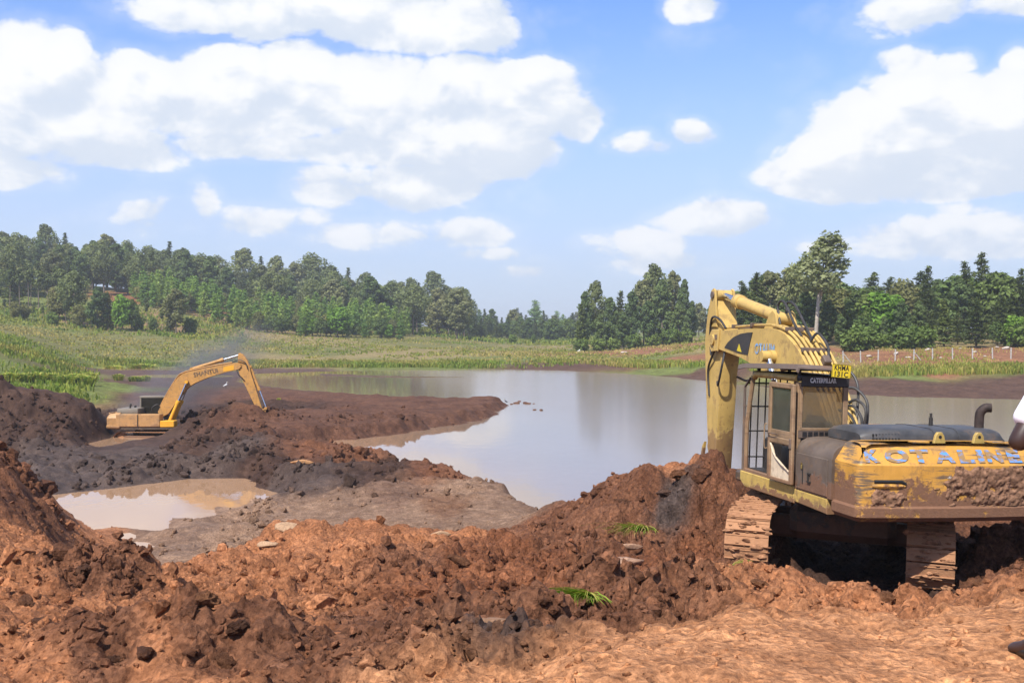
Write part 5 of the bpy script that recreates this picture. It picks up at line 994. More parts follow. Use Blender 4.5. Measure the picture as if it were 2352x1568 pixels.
# ------------------------------------------------------------------ the far excavator, working in the flooded cut
M_ORG = paint('orange_yellow_paint', (.40, .20, .05), .7, .4, (1.0, 1.7), .3, .45, .2); M_ORG2 = paint('dusty_orange_paint', (.36, .19, .07), .65, .5, (1.0, 1.8), .5, .3, .2)
M_GREYCAB = paint('grey_cab_paint', (.16, .135, .105), .4, .2, (1, 2), .1, .2); M_DEEP = paint('deep_orange_paint', (.62, .30, .02), .15, .2, (1.0, 1.5), 0, .15, .1)
M_FADEINK = chipped('faded_black_paint', (.045, .035, .028), (.30, .17, .06), .50, .60)
def far_excavator():
    root = empty('excavator', (-21.45, 66.0, -.60)); root.rotation_euler = (R(-1.0), 0, 0)
    tag(root, 'orange-yellow tracked excavator digging in the flooded cut, smoke behind its boom', 'excavator')
    Hm = Matrix.Rotation(R(-88), 4, 'Z'); U = Matrix.Rotation(R(-100), 4, 'Z')
    undercarriage(root, U, 2.2, 3.9, .43, .6)
    MB(Hm).box((-1.25, -2.0, 1.05), (1.25, 1.55, 1.22), .03).build('platform', M_UNDER, root)
    counterweight(root, Hm, M_ORG2, 2.75, 1.33, 1.12, 2.05, .75, .30, .8)
    b = MB(Hm); b.box((.55, -1.95, 1.22), (1.31, -.65, 1.98), .04); b.build('rear_side_panel', M_ORG2, root)
    b = MB(Hm); b.box((.55, -.64, 1.22), (1.31, .62, 1.97), .035); sp = b.build('front_side_panel', M_ORG2, root)
    b = MB(Hm); b.box((1.305, -.70, 1.24), (1.318, -.66, 1.95)); b.build('panel_seam', M_STEEL, sp)
    b = MB(Hm); b.box((.50, .625, 1.20), (1.30, 1.45, 1.58), .03); b.build('tool_box', M_DEEP, root)
    b = MB(Hm); b.box((-1.3, -1.95, 1.22), (-.55, -1.1, 1.98), .05); b.build('left_side_panel', M_ORG2, root)
    b = MB(Hm); b.box((-.9, -2.0, 1.95), (1.0, -.75, 2.30), .10, None, 2); b.build('engine_hood', M_GREYCAB, root)
    b = MB(Hm); b.cyl((.55, -1.35, 2.25), (.55, -1.30, 2.55), .055, 14); b.build('exhaust_pipe', M_STEEL, root)
    # cab on the far side
    b = MB(Hm)
    for (x, y) in ((-1.3, -1.05), (-.42, -1.05)): b.box((x, y, 1.25), (x + .08, y + .10, 2.95), .02)
    for x in (-1.3, -.42): b.tube([(x + .04, .65, 1.25), (x + .04, .65, 2.0), (x + .04, .40, 2.92)], .045, 8)
    b.box((-1.3, -1.05, 1.25), (-.34, .68, 1.85), .02); b.box((-1.32, -1.08, 2.86), (-.32, .45, 2.98), .04, None, 2)
    cab = b.build('cab', M_GREYCAB, root)
    b = MB(Hm); b.box((-.352, -.95, 1.86), (-.346, .5, 2.86)); b.box((-1.25, -1.04, 1.86), (-.42, -1.034, 2.86)); b.build('cab_window', glass_mat('dark_cab_glass', (.12, .12, .12), .25, (.10, .09, .07)), cab)
    b = MB(Hm); b.box((-1.1, -.75, 1.3), (-.6, -.2, 1.8), .06); b.box((-1.1, -.85, 1.75), (-.6, -.72, 2.5), .06); b.build('seat', M_SEAT, cab)
    b = MB(Hm); b.box((-.30, -1.32, 2.10), (-.12, -1.22, 2.42), .02); b.cyl((-.22, -1.27, 1.95), (-.22, -1.27, 2.15), .02, 8); b.build('mirror', M_STEEL, root)
    bp = [(.20, 2.05), (.45, 2.55), (.85, 3.30), (1.15, 3.80), (1.40, 4.12), (1.7, 4.34), (2.1, 4.48), (3.2, 4.72), (4.5, 4.95), (4.95, 5.0), (5.12, 4.92), (5.16, 4.76), (5.05, 4.62), (4.85, 4.56), (4.2, 4.42), (3.2, 4.12), (2.4, 3.80), (2.0, 3.55), (1.72, 3.25), (1.35, 2.7), (.85, 1.95), (.55, 1.78), (.3, 1.85)]
    b = MB(Hm); b.prism(bp, -.26, .26, .02); boom = b.build('boom', M_ORG, root, 30)
    b = MB(Hm); b.prism([(4.1, 4.46), (4.72, 4.56), (4.72, 4.86), (4.1, 4.74)], .262, .268); b.build('yellow_patch', M_DEEP, boom)
    ma = math.atan2(.22, 1.1)
    place_text(text_mesh('SHANTUI', .36, .0, .008, 1.0, 1.45), Hm @ Matrix.Translation((.268, 3.05, 4.38)) @ Matrix.Rotation(ma, 4, 'X') @ Matrix.Rotation(R(90), 4, 'Z') @ Matrix.Rotation(R(90), 4, 'X'), 'lettering', M_FADEINK, boom)
    ap = [(4.95, 5.50), (5.08, 5.56), (5.25, 5.48), (5.52, 5.1), (5.66, 4.75), (5.72, 4.3), (6.42, 2.2), (6.38, 2.06), (6.22, 2.04), (6.05, 2.2), (5.25, 3.9), (5.02, 4.35), (4.93, 4.75)]
    b = MB(Hm); b.prism(ap, -.18, .18, .02); arm = b.build('arm', M_ORG, root, 30)
    cylinder(root, Hm, (0, 2.15, 4.60), (0, 5.05, 5.48), .11, .66, 'arm_cylinder', M_ORG, .5)
    for sx in (-1, 1): cylinder(root, Hm, (sx * .42, .95, 1.50), (sx * .36, 1.95, 3.85), .11, .52, 'boom_cylinder', M_DEEP, .5)
    b = MB(Hm); b.cyl((-.42, 1.95, 3.85), (.42, 1.95, 3.85), .10, 16); b.build('boom_cylinder_pin', M_ORG, boom)
    cylinder(root, Hm, (0, 5.66, 4.75), (0, 6.60, 2.25), .09, .58, 'bucket_cylinder', M_ORG, .5)
    b = MB(Hm)
    for sx in (-1, 1): b.prism([(6.55, 2.32), (6.66, 2.2), (6.42, 1.55), (6.28, 1.6)], sx * .2 - .03, sx * .2 + .03); b.prism([(6.52, 2.25), (6.62, 2.2), (6.15, 2.0), (6.12, 2.12)], sx * .26 - .02, sx * .26 + .02)
    b.build('bucket_link', M_ORG, root)
    bucket(root, Hm, (6.25, 2.0), -.5, .5, M_SKIRT, .95, R(-25))
    for x in (-.16, .0, .16):
        b = MB(Hm); b.tube(catmull([(x, .3, 2.35), (x, .80, 3.30), (x, 1.36, 4.18), (x, 1.7, 4.41), (x, 2.1, 4.54), (x, 3.2, 4.78), (x, 4.6, 5.02)], 5), .035, 8); b.build('steel_pipe', M_ORG, boom)
    for h in ([(.2, 4.6, 5.0), (.28, 5.0, 5.15), (.28, 5.4, 5.0), (.24, 5.55, 4.6)], [(.25, .35, 2.3), (.35, .2, 2.5), (.4, -.1, 2.3), (.3, -.1, 1.95)], [(.24, 4.9, 4.6), (.3, 5.0, 4.3), (.28, 5.2, 4.1), (.2, 5.35, 3.9)]):
        b = MB(Hm); b.tube(catmull(h, 6), .03, 7); b.build('rubber_hose', M_HOSE, root)
    return root
far_excavator()
# ================================================================== loose soil, stones, small things
def rock_mesh(seed, sub=1, planes=14, rough=.06):
    r = np.random.default_rng(seed); b = bmesh.new(); bmesh.ops.create_icosphere(b, subdivisions=sub, radius=1)
    V = np.array([v.co[:] for v in b.verts]); F = np.array([[v.index for v in f.verts] for f in b.faces]); b.free()
    N = nrm(r.normal(size=(planes, 3))); D = r.uniform(.55, 1.0, planes); U = nrm(V)
    dot = U @ N.T; t = np.where(dot > .05, D / np.maximum(dot, .05), 9).min(1); t = np.minimum(t, 1.15)
    V = U * t[:, None] * np.array([1, r.uniform(.65, .95), r.uniform(.55, .8)]) + r.normal(0, rough, V.shape)
    return V, F
def scatter_clods(seed, n, d0, d1, s0, sig, smax, px0=-420, px1=2800, power=1.0):
    r = np.random.default_rng(seed); m = n * 6
    px = r.uniform(px0, px1, m); d = np.exp(r.uniform(math.log(d0), math.log(d1), m)); X, Y = (px - 1176) / FPX * d, d
    u = X / Y; S = soil(u, d, X, Y); ro = S[:, 3]
    clump = fbm(X * 1.1, Y * 1.1, seed, 3)
    keep = r.random(m) < np.clip(ro, .05, 1.2) ** power * np.clip((clump - .30) * 3.0, .05, 1)
    X, Y, S, d = X[keep][:n], Y[keep][:n], S[keep][:n], d[keep][:n]
    Z = gzs(X, Y); ok = Z > .03; X, Y, Z, S, d = X[ok], Y[ok], Z[ok], S[ok], d[ok]; k = len(X)
    ro = np.clip(S[:, 3], .25, 1)
    size = np.minimum(s0 * np.exp(r.normal(0, sig, k)) * ro ** .6, smax)
    big = size / d * 1098 > 3.2
    Vs, Fs, Cs, o = [], [], [], 0
    for var in range(6):
        for lod in (0, 1):
            V, F = rock_mesh(100 + var, 2 if lod else 1, 16, .05 if lod else .07) if False else rock_mesh(100 + var + 50 * lod, 1 if lod else 0, 13, .07)
            sel = np.where((np.arange(k) % 6 == var) & (big == bool(lod)))[0]
            if len(sel) == 0: continue
            q = nrm(r.normal(size=(len(sel), 4))); w, x, y, z = q.T
            Rm = np.stack([1 - 2 * (y * y + z * z), 2 * (x * y - z * w), 2 * (x * z + y * w), 2 * (x * y + z * w), 1 - 2 * (x * x + z * z), 2 * (y * z - x * w), 2 * (x * z - y * w), 2 * (y * z + x * w), 1 - 2 * (x * x + y * y)], -1).reshape(-1, 3, 3)
            W = np.einsum('nij,vj->nvi', Rm, V) * size[sel][:, None, None]
            W[..., 0] += X[sel][:, None]; W[..., 1] += Y[sel][:, None]; W[..., 2] += (Z[sel] + size[sel] * .22)[:, None]
            Vs.append(W.reshape(-1, 3)); c = S[sel, :3] * r.uniform(.68, 1.28, (len(sel), 1)); Cs.append(np.repeat(c, len(V), 0))
            Fs.append((F[None] + (np.arange(len(sel)) * len(V))[:, None, None]).reshape(-1, 3) + o); o += len(sel) * len(V)
    return np.vstack(Vs), np.vstack(Fs), np.vstack(Cs)
def clod_object(name, label, *sets):
    V, F, C, o = [], [], [], 0
    for v, f, c in sets: V.append(v); F.append(f + o); C.append(c); o += len(v)
    ob = link(name, mesh_np(name, np.vstack(V), np.vstack(F), np.vstack(C), False, extra={'wet': np.zeros(o)}), M_SOIL); tag(ob, label, 'soil', kind='stuff')
clod_object('loose_soil', 'loose crumbs and clods of dug soil on the near ground', scatter_clods(1, 10000, 4.6, 13, .017, .6, .09), scatter_clods(2, 7500, 10, 30, .045, .55, .2), scatter_clods(3, 1500, 5, 16, .055, .35, .13))
clod_object('mud_lumps', 'dark lumps of wet mud on the dug flats', scatter_clods(4, 6500, 28, 80, .12, .5, .42, -420, 1250, 2.2))
# single big clods
BIGC = [(95,8.4,.12),(140,8.2,.10),(250,6.0,.08),(330,5.9,.07),(520,6.0,.09),(545,6.2,.10),(470,6.4,.10),(60,9.6,.12),(190,11.8,.16),(225,12.2,.14),(860,7.2,.12),(760,9.0,.11),(640,11.5,.12),(1185,6.6,.13),(980,8.0,.12),(1120,8.6,.16),(1215,9.0,.17),(1500,8.8,.16),(1560,9.6,.18),(1620,9.2,.17),(1480,9.8,.14),(1400,10.6,.13),(1650,11,.14),(1290,12.5,.15),(1340,8.3,.12),(1060,14,.16),(900,12.8,.13),(1700,15.6,.2),(1690,16.4,.22),(1660,17.4,.24),(1720,16.6,.2),(1560,18.4,.2),(1430,18.6,.2),(1380,20,.2),(2040,8.0,.10),(1960,8.6,.09),(2260,8.4,.08),(1880,9.2,.08),(1750,8.4,.09),(2300,15.2,.2),(2330,16,.2)]
RK = [mesh_np('clod', *(lambda v, f: (v, f, np.ones((len(v), 3)) * np.array(c), False))(*rock_mesh(300 + i, 3, 46, .05))) for i, c in enumerate([(.19,.09,.052),(.24,.115,.062),(.16,.08,.048),(.36,.175,.09)])]
for i, (px, d, s_) in enumerate(BIGC):
    X, Y = gd(px, d); k = 3 if (px > 1700 and d < 10) or i % 7 == 6 else i % 3
    o = link('earth_clod', RK[k], M_SOIL, None, (X, Y, gz(X, Y) + s_ * .25)); o.scale = (s_ * rnd.uniform(.9, 1.4), s_, s_ * rnd.uniform(.75, 1.05)); o.rotation_euler = (rnd.uniform(-.4, .4), rnd.uniform(-.4, .4), rnd.uniform(0, 6))
    tag(o, 'dry pale orange clod lying on the dug ground' if k == 3 else 'large moist brown clod lying on the dug ground', 'clod', 'dry clods on the dug ground' if k == 3 else 'moist clods on the dug ground')
# clay packed on the track shoes of the near excavator
def track_mud():
    root = [o for o in bpy.data.objects if o.name.startswith('excavator') and o.location.x > 0][0]; U = Matrix.Rotation(R(-20), 4, 'Z'); r = random.Random(3); half, rad, zc = 2.0 - .43, .43, .475
    for sgn in (-1, 1):
        Vs, Fs, o = [], [], 0
        for i in range(150):
            t = r.uniform(0, 1); xt = sgn * 1.19 + max(-.29, min(.29, r.gauss(0, .17)))
            if t < .35: y, z = r.uniform(-half, half), zc + rad + .03
            else: a = r.uniform(0, math.pi); y, z = -half - math.sin(a) * (rad + .03), zc + math.cos(a) * (rad + .03)
            s_ = min(.075, r.lognormvariate(-3.6, .5)); V, F = rock_mesh(500 + i % 7, 1, 14, .09)
            m = U @ Matrix.Translation((xt, y, z)) @ Matrix.Rotation(r.uniform(0, 6), 4, 'X') @ Matrix.Diagonal((s_ * 1.7, s_, s_ * .7, 1))
            Vs.append(np.array([tuple(m @ Vector(v)) for v in V])); Fs.append(F + o); o += len(V)
        tag(link('packed_clay', mesh_np('packed_clay', np.vstack(Vs), np.vstack(Fs), None, False), M_CLAY, root), kind='stuff')
M_CLAY = simple('packed_clay', (.27, .135, .072), .95, 0, .4, 16, .5, .1)
track_mud()
# stones
M_STONE = simple('pale_stone', (.34, .21, .12), .85, 0, .3, 9, .4); M_STONE2 = simple('grey_stone', (.42, .36, .30), .85, 0, .25, 6, .3); M_SLAB = simple('dusty_slab', (.29, .165, .10), .8, 0, .45, 5, .4)
SM = [mesh_np('stone', *(lambda v, f: (v, f, None, True))(*rock_mesh(400 + i, 3, 18, .012))) for i in range(4)]
for m_ in SM: m_.materials.append(M_STONE)
def stone(px, d, s_, lab, sc=(1.3, 1, .8), mat=M_STONE, i=0, grp=None, rot=0, tilt=0, lift=.2):
    X, Y = gd(px, d); me = SM[i % 4].copy(); me.materials.clear(); o = link('stone', me, mat, None, (X, Y, gz(X, Y) + s_ * lift)); o.scale = tuple(s_ * q for q in sc); o.rotation_euler = (tilt, 0, rot); tag(o, lab, 'stone', grp)
stone(1010, 20.5, .15, 'pale stone lying on the brown slope below the grey mud', i=1); stone(618, 20.6, .16, 'small pale stone beside the longer one on the soil ridge', i=2); stone(668, 21.2, .26, 'long pale stone lying along the soil ridge by the puddle', (1.5, .8, .75), i=3, rot=.4)
stone(1408, 13.0, .34, 'dusty flat slab of rock half buried beside the dark clods', (1.3, .7, .5), M_SLAB, 0, None, .5, -.25, .35); stone(1438, 14.6, .16, 'small dusty flat rock behind the half-buried slab', (1.4, .7, .6), M_SLAB, 1, None, .3); stone(1120, 7.6, .14, 'brown rounded rock in the hollow of the dark soil', (1.6, .8, .8), simple('brown_rock', (.20, .105, .055), .9, 0, .3, 6, .4), 2, None, .2)
stone(690, 43.5, .3, 'orange lump of clay at the edge of the pond', (1.6, .8, .7), simple('orange_clay', (.38, .19, .08), .9, 0, .3, 5, .4), 1)
for i, (px, d, s_) in enumerate([(1995,141,.35),(2058,142,.55),(2085,139,.35),(2130,145,.4),(2160,138,.3),(2205,147,.3),(2262,139,.3),(2310,147,.5),(2290,150,.35),(1980,148,.3),(2240,143,.25),(1870,146,.3)]):
    stone(px, d, s_, 'pale boulder on the bare slope by the post fence', (1.2, 1, .8), M_STONE2, i, 'boulders by the post fence', i * 1.3)
stone(1332, 243, .9, 'white block at the foot of the isolated grove', (.8, .6, .9), simple('white_block', (.7, .68, .64), .8, 0, .1, 3), 1); stone(1435, 226, .5, 'pale round boulder on the far grassy bank', (1.5, 1, .8), M_STONE2, 2)
# ------------------------------------------------------------------ torn-out grass on the near soil
def grass_bunch(name, label, px, d, n, ln, dirv, spread, cols, seed, wd=.009, lift=.05):
    r = random.Random(seed); X, Y = gd(px, d); z = gz(X, Y); V, F, C = [], [], []
    for i in range(n):
        a = math.atan2(dirv[1], dirv[0]) + r.gauss(0, spread); l = ln * r.uniform(.5, 1.1); up = dirv[2] * r.uniform(.5, 1.3); c = np.array(r.choice(cols)) * r.uniform(.8, 1.25)
        ox, oy = r.gauss(0, ln * .08), r.gauss(0, ln * .08); side = Vector((-math.sin(a), math.cos(a), 0)) * wd * r.uniform(.7, 1.3); base = len(V)
        for k in range(5):
            t = k / 4; w = (1 - t) ** .6 * (1 if k else .7)
            p = Vector((ox + math.cos(a) * l * t, oy + math.sin(a) * l * t, lift + up * l * (t - .75 * t * t) * 1.6))
            V.append(p - side * w); V.append(p + side * w + Vector((0, 0, .004))); C += [c, c]
        for k in range(4): q = base + 2 * k; F.append((q, q + 1, q + 3, q + 2))
    o = link(name, mesh_np(name, np.array([tuple(v) for v in V]), np.array(F), np.array(C), True), M_LEAF, None, (X, Y, z)); tag(o, label, 'grass'); return o
GG = [(.16,.27,.04),(.20,.30,.05),(.30,.32,.08),(.34,.30,.10),(.12,.21,.035)]; GD = [(.40,.33,.15),(.30,.26,.10),(.22,.24,.06),(.36,.25,.12)]
grass_bunch('uprooted_grass', 'bright green uprooted grass clump lying on the dark clods', 1352, 8.55, 220, .44, (-.62, -.8, .30), .42, GG, 1, .0055, .17)
grass_bunch('uprooted_grass', 'straw-coloured bunch of pulled grass lying up the brown slope', 1478, 16.0, 120, .9, (-.35, -.75, .3), .25, GD + GG[:2], 2, .011, .32)
grass_bunch('leaf_stalk', 'single green leaf stalk lying in the dark soil', 1402, 7.9, 3, .22, (-.3, -.6, .6), .2, GG, 3, .007, .05)
grass_bunch('uprooted_grass', 'few dry stems sticking out of the soil below the machine cab', 1680, 13.5, 10, .25, (.3, -.5, .6), .6, GD, 4, .006, .04)
grass_bunch('uprooted_grass', 'small tuft of roots and leaves on the brown mound', 1690, 17.6, 16, .4, (.2, -.6, .4), .7, GD, 5, .008, .08)
# ------------------------------------------------------------------ fence
def fence():
    root = empty('post_fence', (*gd(2130, 137), 0)); root.location.z = gz(*gd(2130, 137), False); tag(root, 'fence of pale concrete posts with thin wires on the right bank', 'fence'); o0 = root.location
    mc = simple('concrete', (.40, .38, .35), .85, 0, .15, 6); tops = []
    for i, px in enumerate((1897, 1937, 1977, 2017, 2056, 2099, 2142, 2188, 2234, 2280, 2322, 2366, 2410)):
        X, Y = gd(px, 137 + .3 * math.sin(i * 2.1)); z = gz(X, Y, False)
        b = MB(Matrix.Translation(Vector((X, Y, z)) - o0) @ Matrix.Rotation(R(rnd.uniform(-2, 2)), 4, 'Y')); b.box((-.065, -.065, -.4), (.065, .065, 1.42), .012); b.build('post', mc, root); tops.append(Vector((X, Y, z)) - o0)
        if i in (1, 5): b = MB(Matrix.Translation(Vector((X, Y, z)) - o0)); b.tube([(.06, 0, 1.05), (.95, 0, -.05)], .055, 6); b.build('brace', mc, root)
    for h in (.45, .85, 1.25): b = MB(); b.tube([t + Vector((0, -.07, h)) for t in tops], .006, 4); b.build('wire', M_STEEL, root)
fence()
# ------------------------------------------------------------------ birds and floating lumps
def bird(px, d, h, mat, lab, facing=1):
    X, Y = gd(px, d); z = max(gz(X, Y), 0); b = MB(); f = facing
    b.tube(catmull([(-.34 * f, 0, .36), (-.2 * f, 0, .42), (0, 0, .5), (.12 * f, 0, .58), (.17 * f, 0, .68), (.13 * f, 0, .80), (.18 * f, 0, .90), (.25 * f, 0, .91)], 4), list(np.interp(np.linspace(0, 7, 29), [0, 1, 2, 3, 4, 5, 6, 7], [.015, .085, .13, .10, .045, .032, .045, .02])), 10)
    o = b.build('bird', mat); o.location = (X, Y, z); o.scale = (h, h, h); tag(o, lab, 'bird')
    b = MB(); b.tube([(.25 * f, 0, .91), (.38 * f, 0, .885)], [.018, .003], 6); b.build('beak', M_WARN, o)
    for s_ in (-.04, .04): b = MB(); b.tube([(0, s_, .42), (.02 * f, s_, .2), (0, s_, -.03)], .012, 5); b.build('leg', M_STEEL, o)
bird(518, 112, .78, simple('white_feathers', (.75, .74, .72), .8, 0, .05, 4), 'white egret standing on the mud beyond the far excavator', 1)
bird(1162, 94.5, .5, simple('dark_feathers', (.03, .03, .035), .7, 0, .2, 4), 'dark bird standing on the tip of the mud spit', -1)
for i, (px, py, s_) in enumerate([(1186,926,.28),(1193,922,.25),(1207,926,.38),(1213,927,.26),(1228,941,.22),(1243,942,.26),(1226,927,.10),(1175,928,.18)]):
    d = EYE * FPX / (py - 760); X, Y = gd(px, d); me = RK[i % 3]
    o = link('floating_lump', me, M_SOIL, None, (X, Y, .02)); o.scale = (s_ * 1.3, s_, s_ * .6); o.rotation_euler = (0, 0, i); tag(o, 'small lump of mud and roots in the water off the spit', 'mud lump', 'mud lumps in the water off the spit')
# ------------------------------------------------------------------ painted plank by the bank edge
def plank():
    X, Y = gd(2372, 7.9); z = gz(X, Y) + .03
    e = MB(); e.box((-.42, -.05, 0), (.75, .05, .045), .006); e.box((-.38, -.045, .042), (-.20, .02, .062), .008)
    o = e.build('painted_plank', chipped('chipped_cream_paint', (.62, .55, .36), (.22, .12, .07), .50, .56, 14)); o.location = (X, Y, z + .01); o.rotation_euler = (R(4), R(-3), R(6)); tag(o, 'broken plank with chipped cream paint lying at the bank edge', 'plank')
plank()
# ------------------------------------------------------------------ the person at the bank edge
def skin_mesh(name, J, E, mat, parent=None, levels=2, root=0):
    """joints J: name -> (co, rx, ry); edges E: pairs. One continuous surface."""
    me = bpy.data.meshes.new(name); keys = list(J); me.from_pydata([J[k][0] for k in keys], [(keys.index(a), keys.index(b)) for a, b in E], [])
    o = bpy.data.objects.new(name, me); COL.objects.link(o); me.skin_vertices.new() if hasattr(me.skin_vertices, 'new') and not me.skin_vertices else None
    sk = o.modifiers.new('skin', 'SKIN'); ss = o.modifiers.new('sub', 'SUBSURF'); ss.levels = ss.render_levels = levels; sk.use_smooth_shade = True
    if not me.skin_vertices: me.attributes
    lay = me.skin_vertices[0].data
    for i, k in enumerate(keys): lay[i].radius = (J[k][1], J[k][2] if len(J[k]) > 2 else J[k][1]); lay[i].use_root = (i == root)
    bpy.context.view_layer.update()
    bm_ = bpy.data.meshes.new_from_object(o.evaluated_get(bpy.context.evaluated_depsgraph_get())); bpy.data.objects.remove(o)
    for p in bm_.polygons: p.use_smooth = True
    bm_.materials.clear(); return link(name, bm_, mat, parent)
def person():
    M_SK = simple('dark_skin', (.040, .019, .014), .45, 0, .15, 8); M_SH = simple('white_shirt', (.78, .76, .84), .85, 0, .06, 5, .1); M_TR = simple('dark_trousers', (.012, .013, .030), .85, 0, .2, 9); M_HAIR = simple('black_hair', (.008, .007, .007), .8, 0, .3, 30, .4); M_SHOE = simple('black_shoe', (.012, .011, .011), .4, 0, .2, 9)
    J = {'pelvis': ((0, 0, .95), .15, .11), 'belly': ((0, -.005, 1.10), .14, .10), 'chest': ((0, 0, 1.30), .155, .105), 'neck0': ((0, -.005, 1.44), .07, .065), 'neck': ((0, .01, 1.51), .055), 'jaw': ((0, .035, 1.575), .066, .075), 'brow': ((0, .025, 1.66), .080, .092), 'top': ((0, .015, 1.715), .060, .07), 'nose0': ((0, .105, 1.625), .018), 'nose': ((0, .132, 1.612), .012)}
    E = [('pelvis', 'belly'), ('belly', 'chest'), ('chest', 'neck0'), ('neck0', 'neck'), ('neck', 'jaw'), ('jaw', 'brow'), ('brow', 'top'), ('brow', 'nose0'), ('nose0', 'nose')]
    for s_, n in ((-1, 'l'), (1, 'r')):
        J[n + 'ear'] = ((s_ * .088, .01, 1.625), .013, .02); E.append(('brow', n + 'ear'))
        J[n + 'sh'] = ((s_ * .165, -.005, 1.385), .062); J[n + 'ua'] = ((s_ * .275, -.03, 1.23), .052); J[n + 'el'] = ((s_ * .375, -.05, 1.085), .048); fz = 1.12 if s_ < 0 else 1.17
        J[n + 'fa'] = ((s_ * .22, .12, fz - .01), .042); J[n + 'wr'] = ((s_ * .02, .215, fz + .01), .027, .022); J[n + 'pa'] = ((-s_ * .055, .225, fz + .02), .036, .018)
        E += [('chest', n + 'sh'), (n + 'sh', n + 'ua'), (n + 'ua', n + 'el'), (n + 'el', n + 'fa'), (n + 'fa', n + 'wr'), (n + 'wr', n + 'pa')]
        for k, (dz, l) in enumerate(((.028, .075), (.010, .085), (-.008, .08), (-.026, .065))):
            a = (-s_ * .095, .225, fz + .02 + dz); b = (-s_ * (.095 + l * .5), .215, fz + .02 + dz * 1.1); c = (-s_ * (.095 + l), .185, fz + .015 + dz * 1.1)
            for t, co in enumerate((a, b, c)): J[f'{n}f{k}{t}'] = (co, .0095 - .001 * t)
            E += [(n + 'pa', f'{n}f{k}0'), (f'{n}f{k}0', f'{n}f{k}1'), (f'{n}f{k}1', f'{n}f{k}2')]
        J[n + 'th0'] = ((-s_ * .03, .235, fz + .065), .011); J[n + 'th1'] = ((-s_ * .055, .235, fz + .095), .009); E += [(n + 'wr', n + 'th0'), (n + 'th0', n + 'th1')]
        J[n + 'hip'] = ((s_ * .10, 0, .90), .095, .10); J[n + 'kn'] = ((s_ * .18, .025, .50), .060); J[n + 'cf'] = ((s_ * .21, -.01, .35), .055); J[n + 'an'] = ((s_ * .225, -.02, .10), .038); J[n + 'he'] = ((s_ * .26, -.045, .045), .036, .03); J[n + 'to'] = ((s_ * .28, .15, .035), .040, .025)
        E += [('pelvis', n + 'hip'), (n + 'hip', n + 'kn'), (n + 'kn', n + 'cf'), (n + 'cf', n + 'an'), (n + 'an', n + 'he'), (n + 'an', n + 'to')]
    body = skin_mesh('person', J, E, M_SK); tag(body, 'person in a white short-sleeved shirt and dark trousers standing at the bank edge, arms folded', 'person')
    g = lambda k, a=1.0, b=None: (J[k][0], J[k][1] * a, (J[k][2] if len(J[k]) > 2 else J[k][1]) * (b or a))
    S = {'pelvis': ((0, 0, .90), .185, .145), 'belly': ((0, -.005, 1.10), .175, .135), 'chest': ((0, 0, 1.30), .185, .135), 'neck0': ((0, -.005, 1.435), .095, .085)}
    SE = [('pelvis', 'belly'), ('belly', 'chest'), ('chest', 'neck0')]
    for s_, n in ((-1, 'l'), (1, 'r')): S[n + 'sh'] = (J[n + 'sh'][0], .088); S[n + 'ua'] = ((s_ * .275, -.03, 1.235), .080); S[n + 'sl'] = ((s_ * .328, -.04, 1.16), .088); SE += [('chest', n + 'sh'), (n + 'sh', n + 'ua'), (n + 'ua', n + 'sl')]
    skin_mesh('shirt', S, SE, M_SH, body)
    T = {'pelvis': ((0, 0, .93), .17, .135)}; TE = []
    for s_, n in ((-1, 'l'), (1, 'r')):
        T[n + 'hip'] = ((s_ * .105, 0, .86), .125, .13); T[n + 'kn'] = (J[n + 'kn'][0], .088); T[n + 'cf'] = (J[n + 'cf'][0], .082); T[n + 'an'] = ((s_ * .225, -.02, .09), .072); TE += [('pelvis', n + 'hip'), (n + 'hip', n + 'kn'), (n + 'kn', n + 'cf'), (n + 'cf', n + 'an')]
        skin_mesh('shoe', {'a': ((s_ * .23, -.05, .05), .05, .045), 'b': ((s_ * .236, .05, .045), .052, .042), 'c': ((s_ * .25, .17, .038), .045, .032)}, [('a', 'b'), ('b', 'c')], M_SHOE, body)
    skin_mesh('trousers', T, TE, M_TR, body)
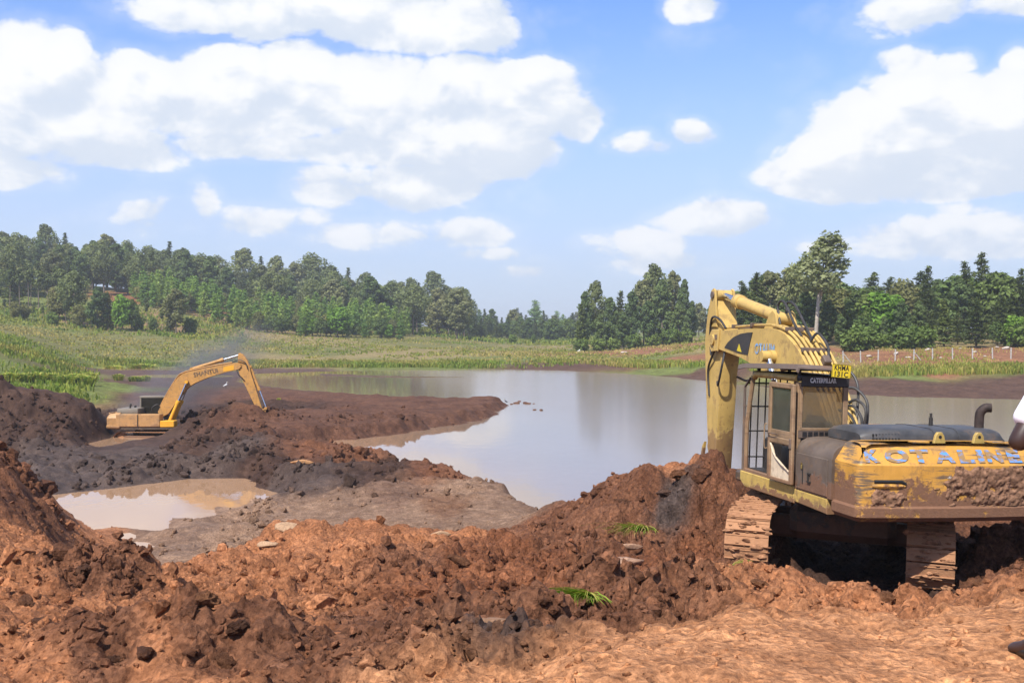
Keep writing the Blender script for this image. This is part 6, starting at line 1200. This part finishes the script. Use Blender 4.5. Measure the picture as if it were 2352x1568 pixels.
    skin_mesh('hair', {'a': ((0, -.02, 1.66), .085, .088), 'b': ((0, .012, 1.722), .072, .08)}, [('a', 'b')], M_HAIR, body)
    X, Y = 2.822, 5.45; zs = [gz(X - .2, Y), gz(X + .2, Y), gz(X - .2, Y + .15)]
    body.location = (X, Y, sum(zs) / 3 - .01); body.rotation_euler = (0, 0, R(8))
person()
# ------------------------------------------------------------------ smoke of the far excavator, and the air
def smoke():
    b = bmesh.new(); bmesh.ops.create_icosphere(b, subdivisions=3, radius=1); me = bpy.data.meshes.new('smoke'); b.to_mesh(me); b.free()
    m = bpy.data.materials.new('diesel_smoke'); m.use_nodes = True; m.node_tree.nodes.clear(); n = NT(m.node_tree); out = n.node('ShaderNodeOutputMaterial'); P = n.coord()
    v = n.node('ShaderNodeVolumePrincipled'); n.put(v.inputs['Color'], (.33, .33, .37)); rr = n.vmath('LENGTH', P)
    ns = n.noise(n.vmath('MULTIPLY', P, (2.2, 1, 1.2)), 1.7, 4, .6)
    n.put(v.inputs['Density'], n.math('MULTIPLY', n.math('MULTIPLY', n.ramp(rr, 1.0, .25), n.ramp(ns, .30, .72)), .85)); n.L.new(v.outputs[0], out.inputs['Volume'])
    c = at(440, 872, 69.0); o = link('exhaust_smoke', me, m, None, c); o.scale = (7.0, 2.6, 2.3); o.rotation_euler = (0, R(-31), 0); tag(o, 'thin dark diesel smoke drifting up behind the boom of the far excavator', 'smoke', kind='stuff')
smoke()
def haze():
    b = bmesh.new(); bmesh.ops.create_cube(b, size=1.0); me = bpy.data.meshes.new('haze'); b.to_mesh(me); b.free()
    m = bpy.data.materials.new('haze_air'); m.use_nodes = True; m.node_tree.nodes.clear(); n = NT(m.node_tree); out = n.node('ShaderNodeOutputMaterial')
    v = n.node('ShaderNodeVolumePrincipled'); n.put(v.inputs['Color'], (.92, .95, 1.0)); v.inputs['Density'].default_value = .00036; v.inputs['Anisotropy'].default_value = .2; n.L.new(v.outputs[0], out.inputs['Volume'])
    o = link('haze', me, m, None, (0, 0, 26.5)); o.scale = (12600, 12600, 60.0); tag(o, 'faint bluish haze in the air', 'haze', kind='stuff')
haze()
